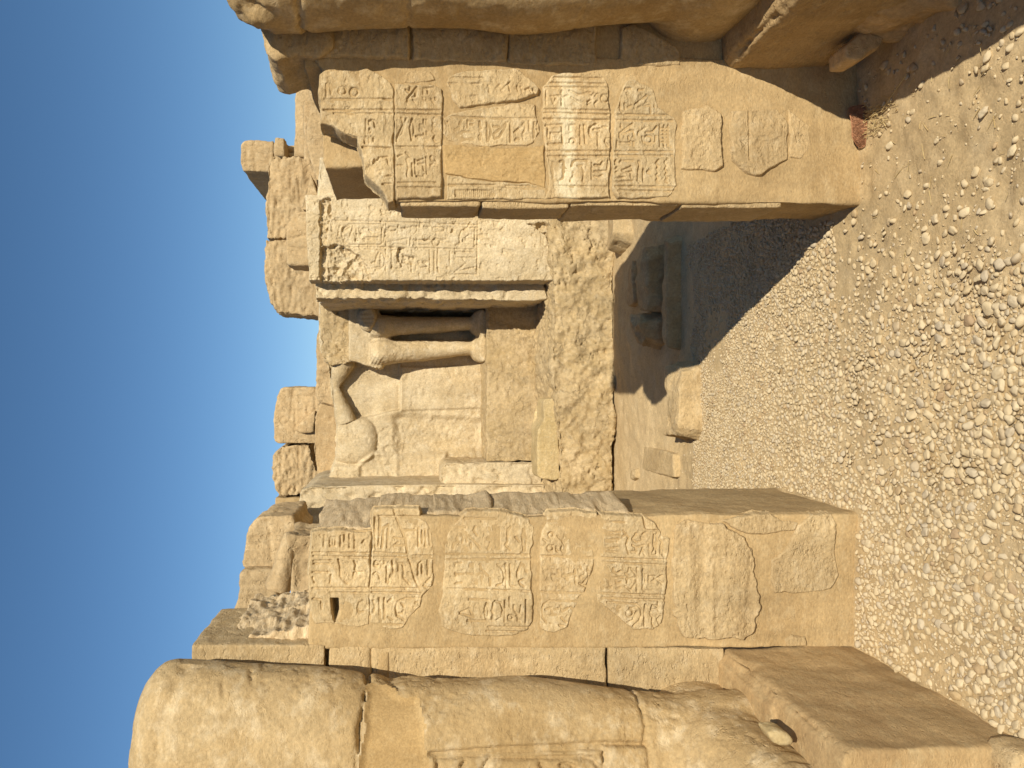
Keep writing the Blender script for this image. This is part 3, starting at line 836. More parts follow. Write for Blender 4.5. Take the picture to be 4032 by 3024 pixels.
relief('inscribed_block', B('c', '1010,120 1100,95 1230,150 1340,210 1390,440 1570,530 1600,620 1580,950 1600,1340 1500,1480 930,1490 862,1380 872,950 890,450'), YP, .014, SANDIN, pilR, edge=.012, strokes=STR('c',
       '890,515 1560,520|900,580 1560,585|870,940 1560,945|880,990 1560,995|890,1350 1580,1360|930,1400 1560,1410|1000,235 1010,210 1070,210|1160,230 1220,225|1260,290 1120,400 1120,440|1150,440 1230,400 1300,300|1300,350 1310,490|1260,370 1300,370|1230,410 1300,405|1360,370 1350,420|1000,390 1010,450|1040,430 1080,410|960,300 950,460 980,490|1090,625 950,730 950,770|980,740 1090,700|1110,700 1115,770|960,630 965,660|1050,770 1050,800|920,820 915,890|925,835 1070,840|925,860 1065,870|1075,820 1075,870|1110,830 1110,870|1380,650 1330,710 1250,720|1250,660 1160,720 1160,750|1210,770 1220,830 1290,860 1360,830 1370,760|o 1280,800 45|1415,630 1415,880|1465,640 1465,880|1510,640 1510,870|1415,670 1515,670|1415,710 1515,710|1415,750 1515,750|1415,795 1515,795|1415,830 1515,830|890,1060 910,1040 890,1090 910,1075|890,1150 910,1130|890,1190 910,1180|945,1070 960,1050 1100,1050|970,1165 1080,1115 1100,1170 1030,1190 970,1165|890,1255 1000,1245|1075,1200 1075,1250|890,1300 1090,1290|1170,1060 1180,1100 1160,1170 1155,1280 1180,1310|1220,1150 1220,1290|1265,1180 1290,1160 1300,1200 1270,1195|1400,1040 1370,1080 1395,1110 1375,1150 1395,1190 1370,1220 1395,1250 1375,1280 1400,1310|1500,1030 1470,1070 1495,1100 1475,1150 1500,1180 1475,1220 1500,1250 1475,1290 1500,1310', YP))
relief('plain_block', B('2', '745,482 850,456 910,490 920,715 880,735 742,725'), YP, .014, SAND, pilR, edge=.018, disp=d_worn, amp=.7)
relief('plain_block', B('2', '960,477 1150,466 1193,530 1198,680 1080,755 1020,745 960,690 950,560'), YP, .014, SAND, pilR, edge=.018, disp=d_worn, amp=.7,
       strokes=STR('2', '1030,480 1030,690', YP))
relief('plain_block', B('2', '1203,470 1290,540 1292,640 1250,685 1206,675'), YP, .011, SAND, pilR, edge=.016, disp=d_worn, amp=.7)

# ================================================================== RIGHT COLOSSUS (picture top)
colR = thing('colossus', 'colossal sandstone leg with chipped base casting its shadow on the broken-cornered pillar', 'statue', (1.45, 2.5, 0))
silR = [(1055, 136), (1155, 131), (1372, 113), (1500, 105), (1607, 102), (1734, 104), (1869, 113), (2023, 133), (2100, 130), (2186, 122), (2367, 101),
        (2500, 88), (2638, 81), (2720, 90), (2810, 106), (2900, 112)]
rings = leg_rings(silR, 1.477, 2.62, .20)
zt, _, _, at, bt = rings[-1]
rings.append((zt + .03, 1.48, 2.62, at * .97, bt * .95))
rings.append((zt + .10, 1.48, 2.62, at * .86, bt * .80))
rings.append((zt + .135, 1.48, 2.63, at * .70, bt * .60))
bm = bmesh.new()
bm_loft(bm, [(t, c1, c2, a_ * .95, b_) for t, c1, c2, a_, b_ in rings], 64, 'z', 2.9)
bm_loft(bm, [(2.84, 1.46, .56, .24, .22), (2.6, 1.46, .58, .25, .24), (2.42, 1.46, .56, .245, .22), (2.25, 1.47, .52, .235, .165), (2.08, 1.48, .50, .23, .12)], 40, 'y', 2.4)


V, Nn, Q = remesh(bm, .0095, 10)
topc = sstep(2.0, 2.08, V[:, 2])
h = .5 * d_smooth(V, 51.0) + topc * .9 * d_rough(V, 12.0) - .003 * sstep(.25, .5, fbm(V, 11, 3, off=61))
zc1 = EYE - (S('i', '262,100')[0][0] - XH) * 2.45 / F + .012 * fbm(V, 14, 3, off=3)
zc2 = EYE - (S('i', '760,60')[0][0] - XH) * 2.45 / F + .005 * fbm(V, 14, 3, off=8)
zc3 = EYE - (S('i', '1580,60')[0][0] - XH) * 2.40 / F + .006 * fbm(V, 14, 3, off=9)
h -= .020 * np.exp(-(np.abs(V[:, 2] - zc1) / .007) ** 1.5)
h -= .008 * np.exp(-(np.abs(V[:, 2] - zc2) / .005) ** 2)
h -= .006 * np.exp(-(np.abs(V[:, 2] - zc3) / .005) ** 2)
h -= .016 * sstep(.1, .35, fbm(V, 7, 3, off=21)) * sstep(1.5, 1.35, V[:, 2]) * sstep(.9, 1.1, V[:, 2]) * sstep(1.36, 1.42, V[:, 0])
V2 = V + Nn * h[:, None]
m1 = (V[:, 2] > zc1)[Q].all(1)
m2 = (V[:, 2] > zc2)[Q].all(1) & ~m1
for nm, mk in (('broken_top', m1), ('thigh_block', m2), ('leg', ~(m1 | m2))):
    v_, q_ = compact(V2, Q[mk])
    link(nm, mesh_np(v_, q_), LEGS, colR)

# slab behind the leg
bm = bmesh.new()
bm_box(bm, 1.13, 1.69, YP + .012, YP + .5, -.05, 1.97)
solid('slab_core', bm, .0095, PLAST, colR, d_plaster, 3)
SB = lambda t: P('i', t, YP)
rock('slab_block', [(1.165, 1.975), (1.14, 2.06), (1.16, 2.10), (1.24, 2.115), (1.30, 2.13), (1.68, 2.13), (1.68, 1.86), (1.19, 1.86), (1.15, 1.91)], YP - .03, YP + .32, .009, SAND, colR, d_rough, 3, amp=.6)
relief('slab_block', SB('278,20 765,10 765,262 330,250 280,220'), YP, .022, SAND, colR, res=.004, edge=.016, amp=1.0)
relief('slab_block', SB('775,10 1195,10 1192,272 1140,274 950,270 780,262'), YP, .012, SAND, colR, res=.004, edge=.012, amp=.8)
relief('slab_block', SB('1203,10 1585,10 1572,282 1400,278 1290,284 1198,272'), YP, .014, SAND, colR, res=.004, edge=.012, amp=.8)
relief('slab_block', SB('1740,100 1930,205 1948,230 1945,286 1750,290 1680,250 1690,120'), YP, .008, SAND, colR, res=.004, edge=.012, amp=.8)
# base and the rotten stone beneath it
bm = bmesh.new()
bm_prism(bm, [(1.135, .10), (1.127, .45), (1.15, .468), (2.2, .468), (2.2, .10)], 1.4, YP + .01)


def chipR(V, Nn):
    e = np.exp(-((V[:, 0] - 1.13) ** 2 + (V[:, 2] - .466) ** 2) / .022 ** 2)
    lo = sstep(.06, .0, V[:, 2] - (.10 + (YP - V[:, 1]) * .15))
    return -e * (.008 + .028 * np.clip(fbm(V, 14, 4, off=2), 0, 1)) - .02 * lo * np.clip(fbm(V, 9, 3, off=5), 0, 1)


solid('base', bm, .0085, stone('shaded_base', (.42, .29, .14), (.35, .235, .11), (.46, .34, .18), f=2.2, bump=.35, strata=2.0), colR, d_worn, 3, finish=chipR)
bm = bmesh.new()
bm_prism(bm, [(1.12, -.08), (1.145, .06), (1.15, .17), (2.2, .17), (2.2, -.08)], 1.4, 2.36)
bm_prism(bm, [(1.10, -.08), (1.125, .05), (1.15, .16), (2.2, .16), (2.2, -.08)], 2.28, 2.58)
bm_prism(bm, [(1.16, -.08), (1.17, .06), (1.18, .16), (2.2, .16), (2.2, -.08)], 2.56, YP)
rockU = solid('underlying_rock', bm, .009, GREYR, colR, d_rough, 4, amp=1.0)
rock('rock_flake', P('j', '1290,470 1480,300 1590,300 1580,350 1640,390 1600,480 1470,560 1420,600 1300,590', 2.62), 2.55, 2.66, .008, GREYR, rockU, d_worn, 3)

# ================================================================== SEATED LIMESTONE STATUE
seat = thing('seated_statue', 'broken limestone statue of a seated figure, legs and lap only, in a niche throne', 'statue', (0, 6.6, 0))
YB = 5.86
base_poly = [(-1.5, .06), (-.9, .045), (-.4, .06), (.1, .05), (.6, .06), (1.6, .055), (1.6, .52), (1.0, .53), (.60, .50), (.2, .515), (-.2, .49), (-.6, .45), (-1.0, .47), (-1.5, .5)]
bm = bmesh.new()
bm_prism(bm, base_poly, YB, 8.2)
bm_box(bm, -1.45, 1.55, YB + .13, 8.1, -.1, .12)
solid('rock_base', bm, .010, LIMER, seat, d_limerough, 1, amp=1.0)
# right jamb with its inscription, and the stepped inner edge
YJ = 5.95
jamb = P('g', '0,0 0,470', YJ)
jp = P('D', '668,440 668,606 1196,606 1196,440', YJ)
bm = bmesh.new()
bm_prism(bm, [(jp[1][0], .48), (1.75, .48), (1.75, 2.27), (jp[1][0] + .25, 2.31), (jp[1][0] + .006, 2.30)], YJ + .10, 8.2)
jambR = solid('right_jamb', bm, .013, LIME, seat, d_lime, 1, amp=.8)
roughpoly = P('g', '-80,425 250,450 450,545 600,740 650,920 -80,920', YJ)
rough2 = P('g', '985,470 1090,450 1080,560 1220,600 1220,700 1060,690 1040,780 1010,700 980,600', YJ)
rough3 = P('D', '1140,480 1200,480 1200,600 1188,560 1180,510', YJ)
rough4 = P('g', '-80,-200 90,-200 110,60 60,180 20,420 -80,420', YJ)


def jamb_ex(px, pz, P3):
    k = np.zeros(len(px))
    for rp_, dp in ((roughpoly, .035), (rough2, .018), (rough3, .02), (rough4, .02)):
        sd = sdist(px + .012 * fbm(P3, 18, 3, off=1), pz + .012 * fbm(P3, 18, 3, off=2), rp_)
        k -= sstep(-.004, .012, sd) * (dp + .05 * np.abs(fbm(P3, 9, 4, .48, off=3)))
    k -= .012 * sstep(.03, .0, np.abs(fbm(P3, 6, 3, off=12))) * sstep(.0, .3, fbm(P3, 2.5, 2, off=14))
    k -= .010 * sstep(.035, .0, np.abs(fbm(P3, 9, 3, off=22))) * sstep(.25, .45, fbm(P3, 5, 2, off=24))
    k -= .008 * sstep(.55, .75, fbm(P3, 24, 2, off=32))
    return k


pan = P('D', '658,420 662,520 668,606 1195,607 1186,470 1184,420', YJ)
relief('inscribed_panel', pan, YJ, .008, LIME, jambR, res=.0042, edge=.010, back=.14, strokes=STR('g',
       '100,100 800,118 2060,160|240,455 1090,470 2060,495|2080,115 2070,835 1740,830|820,290 815,200 760,150 500,150 330,150 250,200 230,290 260,390 340,430 560,430 740,430 800,390 820,290|830,150 830,250|830,355 830,440|270,320 300,310 330,335 370,240 380,160|430,210 430,300|270,230 340,190|520,210 560,210|600,230 640,260|690,200 740,220|775,210 775,390|540,330 540,380|520,355 720,355|560,330 720,330|490,270 480,340|o 435,365 18|855,210 880,185 950,190 980,215 940,245 870,240 855,210|1000,160 990,270|1010,210 1130,205|1130,200 1190,180 1420,190|1300,150 1305,190|1470,200 1500,190 1600,200 1640,220 1590,250 1500,255 1465,240 1470,200|o 1705,225 42|o 1512,395 50|1640,400 1735,400|850,395 1120,345 1120,440 850,395|1165,340 1160,450|1190,370 1420,365|1200,440 1420,430|1215,350 1215,450|1245,350 1245,450|2050,190 1930,205 1860,240 1830,310 1835,420 1780,430|1950,300 1915,330 1930,375|2045,205 2030,460|180,300 190,220 210,170|480,480 730,500 790,540 820,620 810,700 770,760 690,775|730,540 700,600 690,650 640,680|770,550 750,570 770,590 750,610 770,630 750,650 770,670 750,690 770,710|830,490 830,780|910,510 910,735 900,755 1010,755|920,505 960,505|1425,510 1430,810|1490,520 1490,810|1540,510 1530,690 1545,800|1180,510 1250,560|1180,690 1180,800|1310,740 1390,730|1770,550 1790,525 2020,525|1760,630 1790,605 2040,605|1770,800 1920,680|1780,795 2030,735|1870,610 1930,680|1700,520 1700,700', YJ),
       sw=.0085, sdp=.013, disp=d_limesmooth, amp=.5, extra=jamb_ex)
# inner step of the jamb
YI = 6.11
bm = bmesh.new()
bm_prism(bm, [(.645, .60), (.655, 1.5), (.65, 2.30), (.82, 2.31), (.82, .55), (.66, .5)], YI, 8.1)
solid('jamb_step', bm, .0125, LIME, seat, d_lime, 1, amp=.9)
# left jamb and the stump of its inner step
bm = bmesh.new()
bm_prism(bm, [(-.835, .46), (-.828, 1.30), (-.845, 2.38), (-.875, 2.47), (-1.14, 2.53), (-1.3, 2.51), (-1.33, 2.40), (-1.8, 2.35), (-1.8, .46)], 6.50, 7.9)
solid('left_jamb', bm, .0125, LIME, seat, d_lime, 1, amp=1.0, side=.25)
bm = bmesh.new()
bm_prism(bm, [(-.655, .46), (-.662, 1.27), (-.71, 1.31), (-.86, 1.315), (-.86, .46)], 6.60, 7.4)
solid('jamb_step', bm, .011, LIME, seat, d_lime, 1, amp=.9, side=.4)
# plinth under the feet
bm = bmesh.new()
bm_prism(bm, [(-.66, .45), (.70, .45), (.70, .925), (-.66, .925)], 6.66, 7.5)
solid('plinth', bm, .0115, LIMER, seat, lambda p, o: d_limesmooth(p, o) + .25 * d_lime(p, o), 1)

# throne wall: an upright relief with the ghost of a second figure
YW = 7.17
TW = lambda t: P('5', t, YW)
wall_poly = P('5', '470,-400 480,-20 540,30 555,240 600,470 592,700 560,850 515,945 515,1010 1720,1010 1720,-400', YW)
lo = np.array(wall_poly).min(0); hi = np.array(wall_poly).max(0)
res = .0085
nx = int((hi[0] - lo[0]) / res) + 2; nz = int((hi[1] - lo[1]) / res) + 2
ggx, ggz = np.meshgrid(lo[0] + np.arange(nx) * res, lo[1] + np.arange(nz) * res, indexing='ij')
px, pz = ggx.ravel(), ggz.ravel()
P3 = np.stack([px, np.full_like(px, YW), pz], 1)
sdw = sdist(px + .01 * fbm(P3, 12, 3), pz + .01 * fbm(P3, 12, 3, off=3), wall_poly)
y = np.full(len(px), YW)


def soft(poly, w):
    return sstep(-w, w, sdist(px, pz, poly))


# recess above the seat block, between the two bodies
y += .09 * soft(TW('540,20 1060,20 1060,395 1010,400 900,430 720,470 600,470'), .008)
y -= .035 * soft(TW('900,240 1060,180 1060,420 900,430'), .06)
# the second figure: knee and lap rubbed to a ghost
kc = TW('715,610')[0]; kr = 175 * .5425 * YW / F
rr2 = np.clip(1 - ((px - kc[0]) / (kr * .98)) ** 4 * .5 - ((px - kc[0]) / (kr * 1.05)) ** 2 * .5 - ((pz - kc[1]) / (kr * 1.02)) ** 2, 0, 1)
y -= .085 * rr2 ** .6
y -= .05 * soft(TW('560,790 740,800 880,700 1040,720 1040,935 515,945'), .025)
y += .03 * soft(TW('770,800 880,720 1020,720 1020,930 770,930'), .02)
y += .035 * soft(TW('1060,430 1660,470 1670,680 1400,690 1040,710 1020,450'), .04)
y -= .03 * soft(TW('1040,720 1400,700 1380,935 1040,935'), .02)
y -= .02 * soft(TW('1064,80 1660,80 1660,380 1064,400'), .01)
y += .40 * soft(TW('880,-420 1672,-420 1672,-262 880,-262'), .012)
y += d_limesmooth(P3, 3.0) * -.8
rgh = soft(TW('1000,440 1660,470 1670,690 1040,700'), .05) + soft(TW('1560,90 1680,90 1680,480 1500,480'), .04) + soft(TW('880,560 1040,500 1040,930 780,930 870,720'), .05)
y += np.clip(rgh, 0, 1) * (.010 * np.abs(fbm(P3, 22, 4, .6, off=4)))
y += .05 * sstep(.02, 0, sdw)
V = np.stack([px, y, pz], 1)
I = np.arange(nx * nz).reshape(nx, nz)
Q = np.stack([I[:-1, :-1].ravel(), I[1:, :-1].ravel(), I[1:, 1:].ravel(), I[:-1, 1:].ravel()], 1)
Q = Q[(sdw > -.01)[Q].all(1)]
v_, q_ = compact(V, Q)
link('throne_front', mesh_np(v_, q_), LIME, seat)
bm = bmesh.new()
bm_prism(bm, [(x * .985 - .005, z - .012) for x, z in wall_poly], YW + .45, 8.1)
solid('throne_back', bm, .02, LIMER, seat, d_limerough, 2, amp=.7)

# lap, knees and lower legs
zx = lambda y_, d=7.0: (YC - (700 + .5425 * y_)) * d / F
zzv = lambda x_, d=7.0: EYE - ((1000 + .5425 * x_) - XH) * d / F
bm = bmesh.new()
lap = [(zx(b), zzv(a)) for a, b in ((690, 900), (692, 1330), (745, 1338), (800, 1362), (870, 1385), (930, 1388), (960, 1330), (930, 1200), (900, 1130), (930, 1060), (900, 920))]
bm_prism(bm, lap, 6.92, 7.55)
for yc, wd in ((1275, 1.0), (1090, .86)):
    R = []
    for xx, hw, dep, dy in ((850, 92, .13, 0), (905, 104, .15, -.01), (960, 96, .145, -.005), (1030, 84, .125, .01), (1120, 78, .125, .03), (1220, 76, .125, .035), (1340, 66, .11, .025), (1480, 54, .092, .01), (1580, 50, .088, 0), (1650, 54, .09, -.01), (1700, 60, .1, -.01)):
        sway = (0, -4, -8, -12, -18, -22, -28, -34, -36, -34, -32)[[850, 905, 960, 1030, 1120, 1220, 1340, 1480, 1580, 1650, 1700].index(xx)]
        R.append((zzv(xx), zx(yc + sway * wd), 6.98 + dy, hw * .5425 * 7 / F * wd, dep))
    bm_loft(bm, R[::-1], 32, 'z')
    fx = zx(yc - 32)
    bm_loft(bm, [(7.12, fx, .95, .10, .09), (6.95, fx - .005, .95, .12, .085), (6.84, fx - .01, .94, .12, .055), (6.78, fx - .01, .935, .11, .035)], 24, 'y')


def kilt(V, Nn):
    # pleated hem over the knee
    pl = .004 * np.sin(V[:, 2] * 190 + V[:, 0] * 120) * sstep(1.80, 1.84, V[:, 2]) * sstep(1.95, 1.90, V[:, 2]) * sstep(.27, .20, V[:, 0])
    return pl


bodyL = solid('lower_body', bm, .0095, LIME, seat, lambda p, o: .5 * d_limesmooth(p, o), 5, finish=kilt)
# fist on the thigh
bm = bmesh.new()
bm_loft(bm, [(6.80, zx(1030), zzv(835), .085, .055), (6.85, zx(1030), zzv(832), .115, .085), (7.0, zx(1020), zzv(825), .12, .10), (7.15, zx(1000), zzv(800), .11, .10)], 24, 'y')
solid('hand', bm, .010, LIME, bodyL, d_limesmooth, 3, amp=.6, strokes=[[(zx(1000), zzv(790)), (zx(1000), zzv(870))], [(zx(1030), zzv(790)), (zx(1030), zzv(875))], [(zx(1060), zzv(790)), (zx(1060), zzv(870))]], sw=.014, sdp=.012)
# broken torso above the lap
bm = bmesh.new()
bm_prism(bm, [(zx(b), zzv(a)) for a, b in ((475, 920), (470, 1150), (490, 1300), (545, 1380), (640, 1350), (735, 1335), (740, 900))], 7.05, 7.7)
solid('torso_stump', bm, .012, LIMER, seat, d_limerough, 2, amp=1.0)
# bent arm bridging to the lost companion
YA = 7.10
def tube(bm, pts, n=20):
    """pts: (x, y, z, r) along mostly -x"""
    rs = []
    for k, (x, yy, z, r) in enumerate(pts):
        a = Vector(pts[min(k + 1, len(pts) - 1)][:3]) - Vector(pts[max(k - 1, 0)][:3])
        a.normalize()
        u = a.cross(Vector((0, 1, 0))).normalized(); w = a.cross(u).normalized()
        rs.append([bm.verts.new(Vector((x, yy, z)) + u * r * math.cos(2 * math.pi * i / n) + w * r * math.sin(2 * math.pi * i / n)) for i in range(n)])
    for k in range(len(rs) - 1):
        for i in range(n):
            j = (i + 1) % n
            bm.faces.new((rs[k][i], rs[k][j], rs[k + 1][j], rs[k + 1][i]))
    bm.faces.new(rs[0][::-1]); bm.faces.new(rs[-1])


bm = bmesh.new()
for lst in (((640, 15, 92), (642, 60, 90), (612, 130, 64), (592, 190, 42), (580, 245, 26)), ((584, 215, 24), (604, 300, 44), (628, 380, 62), (650, 440, 74), (668, 495, 80))):
    pts = []
    for a, b, r in lst:
        q = P('5', '%d,%d' % (a, b), YA)[0]
        pts.append((q[0], YA + .09, q[1], r * .5425 * YA / F))
    tube(bm, pts)
solid('arm', bm, .009, LIME, seat, d_limesmooth, 1, amp=.5)

# ochre block on the ledge
o = rock('ochre_block', P('5', '2085,330 2110,305 2195,310 2200,600 2205,880 2175,897 2050,880 2040,700 2045,540 2090,460', 6.0), 5.92, 6.22, .010, OCHRE, None, d_worn, 3, amp=.6)
tag(o, 'ochre yellow stone bar lying on the ledge below the broken throne', 'stone')

# ================================================================== RUINS BEHIND
def ruin(name, z, txt, d, dep, label, disp=d_hewn, vox=.017, mat=None, amp=1.0, cat='stone block', group=None, smooth=3, strokes=None):
    amp = amp * 1.35
    poly = P(z, txt, d)
    # foot of the block: let it run down behind what hides it
    o_ = rock(name, poly, d, d + dep, vox, mat or RUIN, None, disp, smooth, amp, strokes=STR(z, strokes, d) if strokes else None, sw=.02, sdp=.014)
    return tag(o_, label, cat, group)


ruin('rough_block', 'k', '245,570 270,518 310,512 350,538 430,545 520,540 640,540 640,1080 380,1078 258,1085 246,1000 250,820 258,740', 8.3, 1.0, 'rough-hewn block, pitted, topmost against the sky over the inscribed panel', vox=.015)
ruin('rough_block', 'k', '250,1092 400,1086 640,1086 640,1600 475,1592 440,1588 345,1582 300,1545 268,1500 240,1380 238,1200', 8.25, .55, 'rough-hewn block with a shaded end above the seated figure', vox=.015)
ruin('carved_block', 'k', '75,460 102,424 168,422 300,432 302,640 95,634 76,580', 9.6, 2.2, 'small carved block jutting over the rough-hewn ruin with a dark underside', d_worn, strokes='168,425 180,630|85,570 270,575|110,470 240,470|120,600 120,480', amp=.8)
ruin('small_block', 'k', '303,402 372,404 374,530 303,530', 9.2, .4, 'small stone wedged between the carved block and two round shafts', d_worn)
for dy, lab in ((432, 'upper'), (476, 'lower')):
    bm = bmesh.new()
    q0 = P('k', '366,%d' % (dy + 22), 9.3)[0]
    rr = 24 * .591 * 9.3 / F
    bm_loft(bm, [(q0[1] - .40, q0[0], 9.5, rr, rr), (q0[1], q0[0], 9.5, rr, rr)], 24, 'z')
    o = solid('round_shaft', bm, .015, RUIN, None, d_smooth, 1)
    tag(o, 'short round stone shaft below the small wedged stone', 'column', 'paired round shafts')
ruin('tall_block', 'k', '452,84 520,78 640,76 640,540 434,538 440,330 441,150', 9.0, .7, 'tall smooth-faced block standing against the sky behind the broken-cornered pillar', d_plaster, amp=1.2)
o = rock('white_slab', P('k', '525,60 545,48 600,60 600,100 760,320 760,930 640,920 600,760 590,720 575,640 545,560 515,450 520,350 545,170', 7.9), 7.9, 8.3, .014, RUIN, None, d_worn, 4, amp=.7)
tag(o, 'tapering pale slab leaning up behind the broken corner of the inscribed pillar', 'stone slab')
ruin('tilted_stone', 'k', '545,640 600,800 640,830 640,912 490,890 515,800', 7.8, .4, 'tilted smooth stone wedged under the pale tapering slab', d_worn, vox=.012, amp=.6)
ruin('dark_rubble', 'k', '640,570 700,690 735,830 720,900 660,918 598,905 600,760 625,700', 7.7, .4, 'grey weathered rubble lump beside the pale tapering slab', d_rough, vox=.012, mat=DARKS)
ruin('inscribed_fragment', 'k', '390,1000 435,910 490,900 590,912 640,960 640,1262 520,1262 440,1262 398,1258 385,1240 384,1080', 7.6, .4, 'smooth fragment with a round hole standing on top of the inscribed limestone panel', d_worn, vox=.012, amp=.6, strokes='445,925 458,945|440,940 455,950|400,1140 510,1150|400,1160 510,1170|390,1090 520,1060|470,930 560,930')
ruin('ledge_block', '3', '455,940 470,1090 452,1180 455,1350 445,1560 470,1620 520,1660 640,1660 640,940', 8.1, .45, 'long low block lying behind the broken torso of the seated figure', d_worn, vox=.013)
ruin('carved_block', 'l', '290,165 330,132 410,128 690,132 760,140 760,770 560,770 275,765 225,735 218,500 232,380', 8.6, .9, 'weathered carved block topping the wall over the lost seated companion', d_worn, vox=.013, strokes='455,150 465,640|440,160 410,520|500,230 680,220|690,140 690,400|600,350 600,420 640,450|o 340,505 38', amp=1.1)
ruin('pale_wedge', 'l', '468,585 560,480 690,392 680,640 540,645 475,625', 8.52, .25, 'pale pointed chip of stone set in the weathered carved block', d_plaster, vox=.012, mat=RUIN)
ruin('rough_block', 'l', '220,880 300,785 620,780 650,870 690,1040 760,1110 760,1365 300,1360 245,1290 215,1180 225,950', 8.6, .8, 'rough-hewn block below the weathered carved block', vox=.013)
ruin('plaster_course', 'l', '240,1370 760,1370 760,1460 232,1460', 8.65, .6, 'smooth orange plaster course under the rough-hewn block', d_plaster, mat=PLAST, vox=.014)
ruin('broken_block', 'l', '232,1468 420,1462 520,1460 620,1470 620,1660 200,1660 205,1560', 8.6, .7, 'broken block under the smooth plaster course', d_rough, vox=.014, amp=.8)
ruin('leaning_slab', 'l', '745,305 800,330 905,350 980,350 980,1230 770,1230 720,1110 690,1000 672,850 690,560 690,470', 7.75, .3, 'leaning darker slab standing behind the lost companion of the seated figure', d_worn, vox=.012, mat=GREYR, amp=1.2)
# left heap
ruin('jointed_block', 'p', '762,140 800,105 900,78 1160,85 1178,200 1240,260 1240,615 890,612 668,612 650,570 680,400 720,200', 5.6, .7, 'cracked block over the leaning column stump', d_worn, vox=.012, strokes='905,130 930,300 935,520|740,300 800,300|690,460 760,470', amp=1.0)
ruin('square_block', 'p', '622,672 690,622 1000,625 1000,1050 560,1050 600,892', 5.5, .6, 'square block supporting the leaning column stump', d_worn, vox=.012)
bm = bmesh.new()
q1 = P('p', '1105,262', 4.9)[0]; q2 = P('p', '985,845', 4.9)[0]
sc = .3919 * 4.9 / F
tube(bm, [(P('p', '1115,262', 4.9)[0][0], 4.95, P('p', '1115,262', 4.9)[0][1], 55 * sc), (P('p', '1075,450', 4.9)[0][0], 4.95, P('p', '1075,450', 4.9)[0][1], 85 * sc), (P('p', '1030,660', 4.9)[0][0], 4.95, P('p', '1030,660', 4.9)[0][1], 120 * sc), (P('p', '985,840', 4.9)[0][0], 4.95, P('p', '985,840', 4.9)[0][1], 142 * sc)], 32)
o = solid('column_stump', bm, .011, RUIN, None, d_worn, 2)
tag(o, 'leaning tapered column stump lying among the ruin blocks', 'column')
ruin('rough_slab', 'p', '1092,268 1332,262 1500,262 1500,880 1310,872 1240,892 1125,935 1142,430 1130,395 1096,382', 4.1, .35, 'upright rough slab between the column stump and the slot-holed pillar', d_rough, vox=.009, amp=.6)
# props that carry the ruin blocks down to the ground, hidden behind the nearer masonry
for nm, x0, x1, y0, y1, z1, lab in (('ruin_wall', -1.9, -.30, 8.0, 9.2, 2.0, 'masonry wall under the ruin blocks behind the seated statue'),
                                    ('ruin_wall', -.30, 1.3, 8.22, 9.3, 2.2, 'masonry wall rising behind the broken torso'),
                                    ('ruin_wall', 1.1, 3.0, 8.32, 10.4, 2.7, 'masonry wall under the rough-hewn ruin blocks'),
                                    ('ruin_wall', -2.4, -1.2, 5.3, 6.2, 2.1, 'masonry wall under the cracked block')):
    bm = bmesh.new(); bm_box(bm, x0, x1, y0, y1, -.1, z1)
    tag(solid(nm, bm, .04, RUIN, None, d_worn, 2), lab, 'wall')
bm = bmesh.new(); bm_box(bm, -1.75, -1.0, 4.1, 5.0, -.1, 1.72)
tag(solid('rubble_pier', bm, .025, RUIN, None, d_worn, 2), 'rubble pier carrying the column stump behind the slot-holed pillar', 'pier')

# added wall out of view: bounces warm fill, hides part of the blue sky
bm = bmesh.new(); bm_box(bm, -8.2, -7.0, -9, 12, -.1, 6.5)
tag(solid('bounce_wall', bm, .16, RUIN, None, d_worn, 1), 'tall sandstone-coloured wall added out of view to bounce warm light', 'wall')

# ================================================================== STONES LYING IN THE EARTH
def lying(name, z, txt, d, dep, label, mat=GREYR, disp=d_worn, amp=.8, vox=.009, back=.95, smooth=5):
    o_ = rock(name, P(z, txt, d), d, d + dep, vox, mat, None, disp, smooth, amp, back)
    return tag(o_, label, 'stone')


def slab_on_ground(name, x0, x1, y0, y1, h, label, mat=SAND, rot=0.0, disp=d_worn, amp=.9, taper=.85, vox=.008, smooth=4, shape=None):
    """a stone lying flat, its plan given by shape (unit polygon) or a worn rectangle"""
    bm = bmesh.new()
    cx, cy = (x0 + x1) / 2, (y0 + y1) / 2
    hx, hy = (x1 - x0) / 2, (y1 - y0) / 2
    sh = shape or [(-1, -.85), (-.8, -1), (.75, -1), (1, -.7), (1, .8), (.8, 1), (-.85, 1), (-1, .7)]
    z0 = gz1(cx, cy) - .04
    A, Bv = [], []
    jr = random.Random(int(abs(cx * 977 + cy * 131)))
    for u, v in sh:
        u += jr.uniform(-.16, .10); v += jr.uniform(-.2, .2)
        xx, yy = u * hx, v * hy
        xr = cx + xx * math.cos(rot) - yy * math.sin(rot); yr = cy + xx * math.sin(rot) + yy * math.cos(rot)
        A.append(bm.verts.new((xr, yr, z0)))
        Bv.append(bm.verts.new((cx + (xr - cx) * taper, cy + (yr - cy) * taper, z0 + .04 + h * jr.uniform(.72, 1.1))))
    bm.faces.new(A[::-1])
    n = len(sh)
    ct = bm.verts.new((cx, cy, z0 + .04 + h))
    for i in range(n):
        bm.faces.new((Bv[i], Bv[(i + 1) % n], ct))
    for i in range(n):
        bm.faces.new((A[i], A[(i + 1) % n], Bv[(i + 1) % n], Bv[i]))
    o_ = solid(name, bm, vox, mat, None, disp, smooth, amp=amp)
    return tag(o_, label, 'stone')


def gpt(z, t):
    """point on level ground seen at that pixel"""
    X, Y = S(z, t)[0]
    d = EYE * F / (X - XH)
    return ((YC - Y) * d / F, d)


